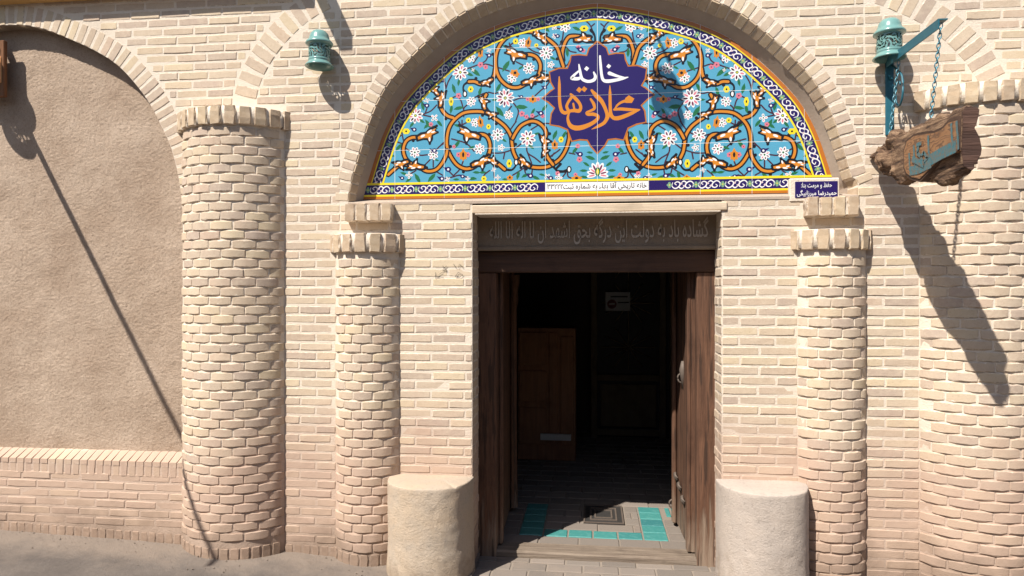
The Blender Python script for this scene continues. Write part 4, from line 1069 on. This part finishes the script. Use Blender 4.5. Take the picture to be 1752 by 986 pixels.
# interior shell
RM = struct('r', link('interior_room', None)); RM.location = (xm, 2, FLZ)
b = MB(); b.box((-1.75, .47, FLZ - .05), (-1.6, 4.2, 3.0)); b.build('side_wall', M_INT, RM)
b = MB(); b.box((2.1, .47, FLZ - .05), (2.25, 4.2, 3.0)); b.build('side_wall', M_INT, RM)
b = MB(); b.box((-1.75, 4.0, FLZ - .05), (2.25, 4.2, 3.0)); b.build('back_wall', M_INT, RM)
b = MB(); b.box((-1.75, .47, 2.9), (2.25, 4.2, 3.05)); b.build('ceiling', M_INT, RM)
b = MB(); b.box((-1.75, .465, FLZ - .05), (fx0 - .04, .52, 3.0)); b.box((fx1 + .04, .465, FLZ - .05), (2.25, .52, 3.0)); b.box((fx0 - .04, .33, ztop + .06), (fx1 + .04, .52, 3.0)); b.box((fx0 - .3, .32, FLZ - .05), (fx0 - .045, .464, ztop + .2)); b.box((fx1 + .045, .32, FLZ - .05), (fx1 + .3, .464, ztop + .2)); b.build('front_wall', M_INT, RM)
# cabinet, inner door, notice
YC = 2.6; c0, c1 = un(886, 780, YC), un(985, 562, YC)
CB_ = thing('wooden_cabinet', 'reddish brown wooden cabinet standing in the dark hallway', 'cabinet', ((c0.x + c1.x) / 2, YC, FLZ))
b = MB(); b.box((c0.x, YC, FLZ + .0), (c1.x, YC + .4, c1.z), 0, .005); b.build('carcass', M_CAB, CB_)
wd = c1.x - c0.x
for i, (a, e, zz0, zz1) in enumerate(((.02, .5, .72, .97), (.02, .5, .44, .68), (.02, .5, .12, .40), (.54, .70, .12, .97), (.74, .97, .12, .94))):
    b = MB(); b.box((c0.x + wd * a, YC - .02, FLZ + (c1.z - FLZ) * zz0), (c0.x + wd * e, YC - .001, FLZ + (c1.z - FLZ) * zz1), 0, .008); b.build('door_panel', M_CAB, CB_)
e0, e1 = un(925, 752, YC - .03), un(977, 743, YC - .03); b = MB(); b.box((e0.x, YC - .06, e0.z), (e1.x, YC - .03, e1.z)); b.build('white_strip', M_WHITE, CB_)
YI = 3.7; i0, i1 = un(1020, 745, YI), un(1160, 470, YI)
ID = thing('inner_door', 'dark wooden inner door with lattice panes at the back of the hallway', 'door', ((i0.x + i1.x) / 2, YI, FLZ))
W_ = (i1.x - i0.x)
b = MB(); b.box((i0.x - .06, YI + .05, FLZ), (i1.x + .5, YI + .1, 2.6)); b.build('backing', M_BLACK, ID)
for a in (-.06, W_ * .78, W_ * .9, W_ * 1.7):
    b = MB(); b.box((i0.x + a, YI, FLZ), (i0.x + a + .07, YI + .06, 2.6), 0, .006); b.build('stile', M_INDOOR, ID)
for zz in (i0.z, i0.z + .62, 2.5):
    b = MB(); b.box((i0.x + .01, YI + .005, zz), (i0.x + W_ * .78, YI + .055, zz + .07), 0, .006); b.build('rail', M_INDOOR, ID)
b = MB(); b.box((i0.x + .05, YI + .02, i0.z + .1), (i0.x + W_ * .74, YI + .04, i0.z + .58), 0, .01); b.build('lower_panel', M_INDOOR, ID)
b = MB()
for s in range(3):
    cx, cz = i0.x + W_ * .4, i0.z + 1.0 + s * .5
    for k in range(12):
        a = k * math.pi / 6; b.tube([(cx, YI + .03, cz), (cx + math.cos(a) * .3, YI + .03, cz + math.sin(a) * .25)], .008, 5)
b.build('lattice', M_INDOOR, ID)
n0, n1 = un(1036, 532, YI - .02), un(1078, 500, YI - .02)
NS = thing('notice_sign', 'white paper notice with a red no entry disc on the inner door', 'sign', ((n0.x + n1.x) / 2, YI - .02, n0.z))
b = MB(); b.box((n0.x, YI - .025, n0.z), (n1.x, YI - .02, n1.z)); b.build('sheet', M_PAPER, NS)
hw = n1.x - n0.x; hh = n1.z - n0.z
b = MB(); cx, cz = n0.x + hw * .26, n0.z + hh * .36
b.add([(cx, YI - .0265, cz)] + [(cx + .19 * hw * math.cos(2 * math.pi * i / 20), YI - .0265, cz + .19 * hw * math.sin(2 * math.pi * i / 20)) for i in range(20)], [(0, i + 1, (i + 1) % 20 + 1) for i in range(20)]); b.build('red_disc', M_RED, NS)
b = MB(); b.box((cx - .12 * hw, YI - .0285, cz - .03 * hh), (cx + .12 * hw, YI - .0275, cz + .05 * hh)); b.build('white_bar', M_PAPER, NS)
b = MB(); b.box((n0.x + hw * .2, YI - .0275, n0.z + hh * .72), (n0.x + hw * .9, YI - .0265, n0.z + hh * .79)); b.box((n0.x + hw * .5, YI - .0275, n0.z + hh * .42), (n0.x + hw * .95, YI - .0265, n0.z + hh * .48)); b.build('print_lines', M_BLACK, NS)

# ------------------------------------------------------------------ stones
def stone(x0, x1, ztop_, label, m, prot, seed):
    cx = (x0 + x1) / 2; hw = (x1 - x0) / 2
    V = []; Fs = []; nz_, na = 44, 64
    T = thing('stone_block', label, 'stone block', (cx, -.1, gz(cx)))
    b = MB(); z0 = gz(cx) - .1
    def rim(a, k):
        ca, sa = math.cos(a), math.sin(a); e = .88
        x = hw * math.copysign(abs(ca) ** e, ca) * k; y = -prot * (abs(sa) ** .86) * k
        return x, y
    rows = [(z0 + (ztop_ - .008 - z0) * j / nz_, 1.0) for j in range(nz_ + 1)] + [(ztop_ - .002, .992), (ztop_, .975), (ztop_ + .003, .6), (ztop_ + .002, .2), (ztop_, .0)]
    for j, (z, k) in enumerate(rows):
        for i in range(na + 1):
            a = math.pi * i / na; x, y = rim(a, k)
            q = Vector((x * 5 + seed, y * 5, z * 5)); d_ = 1 + .012 * noise.fractal(q, 1, 2, 4) + .007 * noise.noise(q * 6) - .02 * max(0, noise.noise(q * 3.3) - .25)
            bot = 1 + .03 * max(0, (.2 - (z - gz(cx)))) / .2
            zz = z + ((.003 * noise.noise(q * 1.3) - .02 * max(0, noise.noise(q * 4) - .3)) if k > .9 and z > ztop_ - .03 else 0) + (.003 * noise.noise(q * .8) if k <= .9 else 0)
            V.append((cx + x * d_ * bot, y * d_ * bot, zz))
    for j in range(len(rows) - 1):
        for i in range(na): p = j * (na + 1) + i; Fs.append((p, p + 1, p + na + 2, p + na + 1))
    b.add(V, Fs, 0, True); b.build('block', m, T); return T
s0, s1 = un(657, 850, -.15).x, un(803, 850, -.15).x
stone(s0, s1, un(730, 813, 0).z, 'ochre rounded stone seat block left of the doorway', M_STONEA, .30, 1.0)
s0, s1 = un(1233, 850, -.15).x, un(1391, 850, -.15).x
stone(s0, s1, un(1310, 822, 0).z, 'pale pinkish rounded stone seat block right of the doorway', M_STONEB, .30, 9.0)

# ------------------------------------------------------------------ lamps
def lamp_parts():
    r = .064; out = {}
    b = MB(); b.lathe([(.002, .222), (.02, .221), (.04, .214), (.054, .198), (.061, .175), (.063, .165), (.078, .150), (.083, .142), (.082, .134), (.07, .130), (.062, .126), (.056, .128), (.056, .16), (.04, .19), (.002, .2)], seg=36); out['dome'] = b.mesh('dome', [M_TURQ])
    b = MB(); b.lathe([(.056, .046), (.062, .046), (.067, .040), (.067, .034), (.064, .030), (.070, .022), (.083, .008), (.086, .0), (.082, -.002), (.066, .014), (.056, .03), (.056, .046)], seg=36); out['flared_rim'] = b.mesh('flared_rim', [M_TURQ])
    nu, nv = 150, 34; V = []; Fs = []; Fi = []; H0, H1 = .044, .128
    def hole(u, v):
        s_ = u * 2 * math.pi * r; z = v * (H1 - H0); un_ = 2 * math.pi * r / 4
        k = round(s_ / un_ - .5) + .5; dx = s_ - k * un_; dz = z - (H1 - H0) / 2
        rr = math.hypot(dx, dz * .95) / .046; ph = math.atan2(dz, dx)
        if v < .07 or v > .93: return False
        if rr < .16: return False
        if rr < 1.0: return ((ph + rr * 1.5) / (2 * math.pi) * 7) % 1 < .58 and not .52 < rr < .57
        return ((ph * 3 + 1) % 1) < .45 and rr < 1.35
    for k, rr in enumerate((r, r - .006)):
        for j in range(nv + 1):
            for i in range(nu): a = 2 * math.pi * i / nu; V.append((rr * math.cos(a), rr * math.sin(a), H0 + (H1 - H0) * j / nv))
    base = nu * (nv + 1); solid = [[not hole((i + .5) / nu, (j + .5) / nv) for i in range(nu)] for j in range(nv)]
    for j in range(nv):
        for i in range(nu):
            if not solid[j][i]: continue
            i2 = (i + 1) % nu; a, b_, c, d_ = j * nu + i, j * nu + i2, (j + 1) * nu + i2, (j + 1) * nu + i
            Fs += [(a, b_, c, d_)]; Fi.append((base + d_, base + c, base + b_, base + a))
            if not solid[j][i2]: Fs.append((b_, base + b_, base + c, c))
            if not solid[j][i - 1]: Fs.append((d_, base + d_, base + a, a))
            if j + 1 < nv and not solid[j + 1][i]: Fs.append((d_, c, base + c, base + d_))
            if j > 0 and not solid[j - 1][i]: Fs.append((b_, a, base + a, base + b_))
    b = MB(); b.add(V, Fs); b.add(V, Fi, 1); out['pierced_body'] = b.mesh('pierced_body', [M_TURQ, M_LAMPDIM])
    b = MB(); b.lathe([(.002, .03), (.016, .034), (.024, .05), (.022, .07), (.013, .09), (.013, .13)], seg=14); out['bulb'] = b.mesh('bulb', [M_BULB])
    b = MB(); b.tube([(0, .05, .11), (0, .095, .11)], .02, 10); out['wall_mount'] = b.mesh('wall_mount', [M_TURQ])
    return out
LP = lamp_parts()
def lamp(loc, label, s=1.0, mount=True, rz=0):
    T = thing('wall_lamp', label, 'lamp', loc, 'turquoise ceramic lamps'); T.scale = (s, s, s); T.rotation_euler = (0, 0, rz)
    for k, me in LP.items():
        if k == 'wall_mount' and not mount: continue
        o = bpy.data.objects.new(k, me); COL.objects.link(o); o.parent = T
    return T
q = un(547, 115, -.085); lamp((q.x, -.09, q.z), 'turquoise pierced ceramic lamp on the wall above the left columns')
q = un(1521, 101, -.085); lamp((q.x, -.09, q.z), 'turquoise pierced ceramic lamp above the blue sign bracket')

# ------------------------------------------------------------------ sign bracket and log
XB = un(1521, 105).x
BR = thing('sign_bracket', 'petrol blue steel bracket arm with chains on the right wall', 'bracket', (XB, 0, un(1521, 232).z))
ztb, zbb = un(1521, 108).z, un(1521, 232).z
b = MB(); b.box((XB - .022, -.012, zbb), (XB + .022, -.001, ztb + .02), 0, .002); b.build('wall_plate', M_PAINT, BR)
b = MB(); b.box((XB - .004, -.03, zbb + .05), (XB + .012, -.012, zbb + .075), 0, .002); b.box((XB - .004, -.03, ztb - .1), (XB + .012, -.012, ztb - .075), 0, .002); b.build('bolt_lug', M_PAINT, BR)
AL = .60
b = MB(); b.box((XB - .022, -AL, ztb + .012), (XB + .022, 0, ztb + .018)); b.box((XB - .022, -AL, ztb - .03), (XB - .016, 0, ztb + .0115)); b.build('arm', M_PAINT, BR)
b = MB(); pts = [(XB + .01, -.02, ztb - .02)]
for i in range(22):
    t = i / 21; a = R(100) + t * R(400); rr = .075 * (1 - .55 * t); pts.append((XB + .01, -.1 + rr * math.cos(a) * .8, ztb - .19 + rr * math.sin(a) * 1.4))
b.tube(pts, .006, 6); b.build('scroll', M_PAINT, BR)
def chain(p, q, name='chain'):
    p, q = Vector(p), Vector(q); L = (q - p).length; n = max(2, round(L / .024)); b = MB(); d_ = (q - p).normalized(); qt = d_.to_track_quat('Z', 'Y')
    for i in range(n):
        c = p + d_ * (L * (i + .5) / n); pts = []
        for k in range(11):
            a = 2 * math.pi * k / 10; u, v = .008 * math.cos(a), .0165 * math.sin(a)
            pts.append(c + qt @ (Vector((u, 0, v)) if i % 2 else Vector((0, u, v))))
        b.tube(pts, .0027, 5, caps=False)
    return b.build(name, M_CHAIN, BR)
XS = 1.60   # planed face of the slab
top = [(1503, 262), (1506, 246), (1520, 233), (1540, 224), (1560, 214), (1580, 207), (1600, 199), (1620, 190), (1640, 180), (1646, 176)]
bot = [(1503, 268), (1505, 290), (1512, 309), (1530, 313), (1545, 309), (1556, 302), (1572, 310), (1595, 318), (1620, 312), (1640, 300), (1646, 297)]
def side(L_): return [unx(a, b2, XS) for a, b2 in L_]
tp, bt = side(top), side(bot)
def interp(L_, y):
    L2 = sorted([(p.y, p.z) for p in L_])
    if y <= L2[0][0]: return L2[0][1]
    for (a, za_), (b2, zb2) in zip(L2, L2[1:]):
        if a <= y <= b2: return za_ + (zb2 - za_) * (y - a) / max(1e-6, b2 - a)
    return L2[-1][1]
ymin = max(tp[-1].y, bt[-1].y); ymax = -.012
print('log y', ymin, tp[0].y, 'z', tp[5].z, bt[5].z)
LG = thing('log_sign', 'hanging rough log slab sign with blue Persian lettering on a planed face', 'sign', (XS + .05, -.4, interp(tp, -.4)))
b = MB(); V = []; Fs = []; ns, nr = 60, 36; THK = .10
for i in range(ns + 1):
    y = ymax + (ymin - ymax) * i / ns; zt, zb2 = interp(tp, y), interp(bt, y)
    if zt - zb2 < .03: zt = zb2 + .03
    endf = min(1, (i / ns) / .08 + .35)
    for k in range(nr):
        a = 2 * math.pi * k / nr; ca, sa = math.cos(a), math.sin(a); e = .5
        z = (zt + zb2) / 2 + (zt - zb2) / 2 * math.copysign(abs(sa) ** .7, sa) * (.75 + .25 * endf)
        th = THK * (1 - .35 * i / ns); x = XS + th / 2 + th / 2 * math.copysign(abs(ca) ** .55, ca)
        q = Vector((x * 3, y * 9, z * 14)); rough = .024 * noise.fractal(q, .9, 2.1, 5) + .008 * noise.noise(Vector((x * 20, y * 12, z * 60)))
        f = .35 if ca < -.6 else 1.0
        if i / ns < .28: f = 1.3; x += -.02 * (1 - i / ns / .28) * (ca < 0)
        V.append((x + ca * rough * f * (1 if f > .5 else .3), y, z + sa * rough * f * 1.2))
for i in range(ns):
    for k in range(nr): k2 = (k + 1) % nr; Fs.append((i * nr + k, i * nr + k2, (i + 1) * nr + k2, (i + 1) * nr + k))
Fs.append(tuple(range(nr))); b.add(V, Fs, 0, False)
def m_bark():
    m, n, l, p = mat('weathered bark')
    geo = n.new('ShaderNodeNewGeometry'); pos = geo.outputs['Position']
    mp = n.new('ShaderNodeMapping'); mp.inputs['Scale'].default_value = (20, 6, 45); l.new(pos, mp.inputs[0])
    g = noise_n(n, l, mp.outputs[0], 1, 8, .75)
    r = ramp(n, [(.36, (.025, .014, .009)), (.46, (.13, .07, .04)), (.6, (.31, .195, .115)), (.8, (.42, .29, .18))]); l.new(g, r.inputs[0])
    l.new(r.outputs[0], p.inputs['Base Color']); p.inputs['Roughness'].default_value = .95; bump(n, l, p, g, 1.0, .03); return m
M_BARK = m_bark(); b.build('bark_body', M_BARK, LG)
b = MB(); loop = V[ns * nr:(ns + 1) * nr]; b.add([(x, y - .004, z) for x, y, z in loop], [tuple(range(nr))]); b.add([(x, y - .004, z) for x, y, z in loop] + [(x, y + .01, z) for x, y, z in loop], [(k, (k + 1) % nr, (k + 1) % nr + nr, k + nr) for k in range(nr)])
b.build('cut_end', m_wood('dark sawn end grain', (.03, .016, .013), (.13, .07, .05), axis=0, scale=.6, bmp=.02), LG)
def m_planed():
    m, n, l, p = mat('oiled planed wood with growth rings')
    geo = n.new('ShaderNodeNewGeometry'); pos = geo.outputs['Position']
    mp = n.new('ShaderNodeMapping'); mp.inputs['Scale'].default_value = (1, 2.2, 7); l.new(pos, mp.inputs[0])
    wv = n.new('ShaderNodeTexNoise'); wv.inputs['Scale'].default_value = 1.6; wv.inputs['Detail'].default_value = 3; l.new(mp.outputs[0], wv.inputs['Vector'])
    s = math_n(n, l, 'FRACT', math_n(n, l, 'MULTIPLY', wv.outputs[0], 14.0))
    r = ramp(n, [(0, (.30, .155, .07)), (.55, (.24, .115, .05)), (.85, (.11, .055, .03)), (1, (.27, .14, .065))]); l.new(s, r.inputs[0])
    l.new(r.outputs[0], p.inputs['Base Color']); p.inputs['Roughness'].default_value = .5; return m
face = [(1553, 285), (1553, 258), (1558, 242), (1570, 233), (1590, 229), (1604, 228), (1618, 222), (1630, 210), (1644, 206), (1645, 258), (1632, 267), (1612, 274), (1594, 292), (1580, 306), (1566, 303), (1557, 296)]
def slab(pts, x0, x1, m, name, smooth=False):
    b = MB(); P3 = [unx(a, b2, XS) for a, b2 in pts]; n = len(P3); tri = tessellate_polygon([[Vector((p.y, p.z, 0)) for p in P3]])
    b.add([(x0, p.y, p.z) for p in P3] + [(x1, p.y, p.z) for p in P3], [tuple(t) for t in tri] + [(k, (k + 1) % n, (k + 1) % n + n, k + n) for k in range(n)]); return b.build(name, m, LG)
edge_ = [(a + (a - 1600) * .05 * (1 if a < 1600 else 0), b2 + (b2 - 262) * .13) for a, b2 in face]
slab(edge_, XS - .014, XS + .03, m_wood('dark heartwood edge', (.05, .028, .02), (.10, .06, .042), axis=1), 'dark_border')
slab(face, XS - .018, XS + .03, m_planed(), 'planed_face')
b = MB()
def sstroke(pts, wd, layer=0):
    P3 = [unx(a, b2, XS - .0185) for a, b2 in pts]
    for p, q in zip(P3, P3[1:]):
        d_ = Vector((q.y - p.y, q.z - p.z)); L = d_.length or 1; n_ = Vector((-d_.y, d_.x)) / L * wd / 2
        x = XS - .0195 - layer * .0005
        b.add([(x, p.y + n_.x, p.z + n_.y), (x, p.y - n_.x, p.z - n_.y), (x, q.y - n_.x, q.z - n_.y), (x, q.y + n_.x, q.z + n_.y)], [(0, 1, 2, 3)])
sstroke([(1588, 276), (1612, 262), (1636, 250)], .055); sstroke([(1628, 211), (1629, 232), (1631, 250)], .016, 1); sstroke([(1637, 207), (1639, 232), (1640, 256)], .017, 2); sstroke([(1588, 232), (1589, 250), (1590, 270)], .018, 1)
sstroke([(1556, 262), (1557, 292)], .016, 1); sstroke([(1557, 293), (1572, 290), (1594, 279)], .045, 2); sstroke([(1564, 249), (1566, 284)], .016, 3); sstroke([(1573, 246), (1570, 262), (1577, 268), (1574, 282)], .02, 4); sstroke([(1581, 260), (1588, 270), (1581, 277), (1576, 268), (1582, 260)], .016, 5); sstroke([(1569, 248), (1578, 245)], .018, 6); sstroke([(1562, 272), (1582, 282)], .03, 7)
b.build('painted_lettering', m_simple('worn blue sign paint', (.03, .16, .20), .6, var=.95, scale=55, col2=(.16, .11, .07)), LG)
chain((XB, -.125, ztb - .03), (XS + .03, -.13, interp(tp, -.13) - .0)); chain((XB, -AL + .02, ztb - .0), (XS + .04, -AL + .03, interp(tp, -AL + .03) + .0))

# ------------------------------------------------------------------ things above and beside the frame that throw the shadows
zl = 3.47
LE = thing('wooden_ledge', 'honey coloured wooden ledge beam along the top left of the wall', 'beam', (-3, -.03, zl))
b = MB(); b.box((-5.2, -.084, zl), (UX(540) - .06, .0, zl + .14), 0, .006); b.build('beam', M_BEAM, LE)
tip = un(597, 90); Lr = .5
RF = thing('roof_rafter', 'wooden rafter end reaching out over the wall above the left lamp', 'beam', (tip.x - .72 * Lr, 0, tip.z + 1.55 * Lr))
b = MB(); b.box((tip.x - .72 * Lr - .055, -Lr, tip.z + 1.55 * Lr), (tip.x - .72 * Lr + .03, .05, tip.z + 1.55 * Lr + .1), 0, .006); b.build('timber', M_DARKW, RF)
def arm_lamp(px, py, out, base_y, label, alabel, s=1.15, aw=.02):
    """lamp on an arm whose shadow centre falls at the given place"""
    c = un(px, py, base_y); k = out + base_y; x, z = c.x - .72 * k, c.z + 1.55 * k
    T = thing('lamp_arm', alabel, 'bracket', (x, 0, z + .16 * s + .1))
    b = MB(); b.box((x - aw, -out - .03, z + .2 * s), (x + aw, .03, z + .2 * s + aw * 1.75), 0, .003); b.build('arm', M_DARKW, T)
    lamp((x, -out, z - .11 * s), label, s, False); return T
arm_lamp(32, 196, .27, .09, 'turquoise pierced lamp on a wooden arm beyond the left edge', 'dark wooden lamp arm beyond the left edge', 1.25)
arm_lamp(1143, 158, .6, PY, 'turquoise pierced lamp on an arm above the tiled arch', 'dark wooden lamp arm above the tiled arch', .95, .008)
q = un(-32, 92); CP = thing('steel_pole', 'thin steel pole reaching out from the wall beyond the left edge', 'pole', (q.x, 0, q.z))
b = MB(); b.tube([(q.x, .02, q.z), (q.x + .28, -2.35, q.z)], .018, 10); b.build('tube', M_IRON, CP)
q0, q1 = un(-40, 168, -.0), un(10, 70, -.0)
WB = thing('wooden_lantern_board', 'dark framed orange wooden board at the left edge of the niche', 'wooden board', ((q0.x + q1.x) / 2, 0, q0.z))
b = MB(); b.box((q0.x, -.015, q0.z), (q1.x, .015, q1.z), 0, .004); b.box((q0.x + .02, .015, q0.z + .05), (q0.x + .06, .085, q1.z - .05)); b.build('frame', M_DARKW, WB)
b = MB(); b.box((q0.x + .03, -.022, q0.z + .09), (q1.x - .016, -.012, q1.z - .11), 0, .004); b.build('panel', M_HONEY, WB)

# ------------------------------------------------------------------ wall added behind the camera to block low sky light
OW = thing('sky_block_wall', 'unseen plain mud plaster wall across the lane, added to darken the doorway', 'wall', (0, -8.5, gz(0)))
b = MB(); b.box((-14, -9.0, -.8), (14, -8.5, 4.2), 0, .05); b.build('wall_body', M_PLASTER, OW)
b = MB(); b.box((-14.1, -9.1, 4.201), (14.1, -8.4, 4.33), 0, .03); b.build('coping', M_MORTAR, OW)

# ------------------------------------------------------------------ grit swept against the foot of the wall
grng = random.Random(5); b = MB()
for i in range(420):
    x = grng.uniform(-4.2, 2.6); 
    if XL - .05 < x < XR + .05: continue
    y = -abs(grng.gauss(0, .13)) - .01
    for c_ in (CA, CB, CC, CD):
        if abs(x - c_[0]) < c_[1]: y -= math.sqrt(max(0, (c_[1] / math.sin(AH)) ** 2 - (x - c_[0]) ** 2)) - c_[1] / math.tan(AH)
    if un(650, 900, -.2).x < x < XL or XR < x < un(1395, 900, -.2).x: y -= .3
    r = grng.choice((.0015, .002, .002, .003, .003, .004, .006)); z = gz(x) + .006 + .012 * noise.noise(Vector((x * 1.7, y * 1.7, 0)))
    P_ = [(x + r * grng.uniform(.6, 1.3), y, z), (x - r * grng.uniform(.6, 1.3), y, z), (x, y + r * grng.uniform(.6, 1.3), z), (x, y - r * grng.uniform(.6, 1.3), z), (x, y, z + r * .8), (x, y, z - r)]
    b.add(P_, [(0, 2, 4), (2, 1, 4), (1, 3, 4), (3, 0, 4), (2, 0, 5), (1, 2, 5), (3, 1, 5), (0, 3, 5)])
gr = b.build('grit', m_simple('pale brick grit', (.22, .175, .14), .95, var=.6, scale=20)); gr['kind'] = 'stuff'; tag(gr, 'loose pale brick grit scattered along the foot of the wall', 'grit')
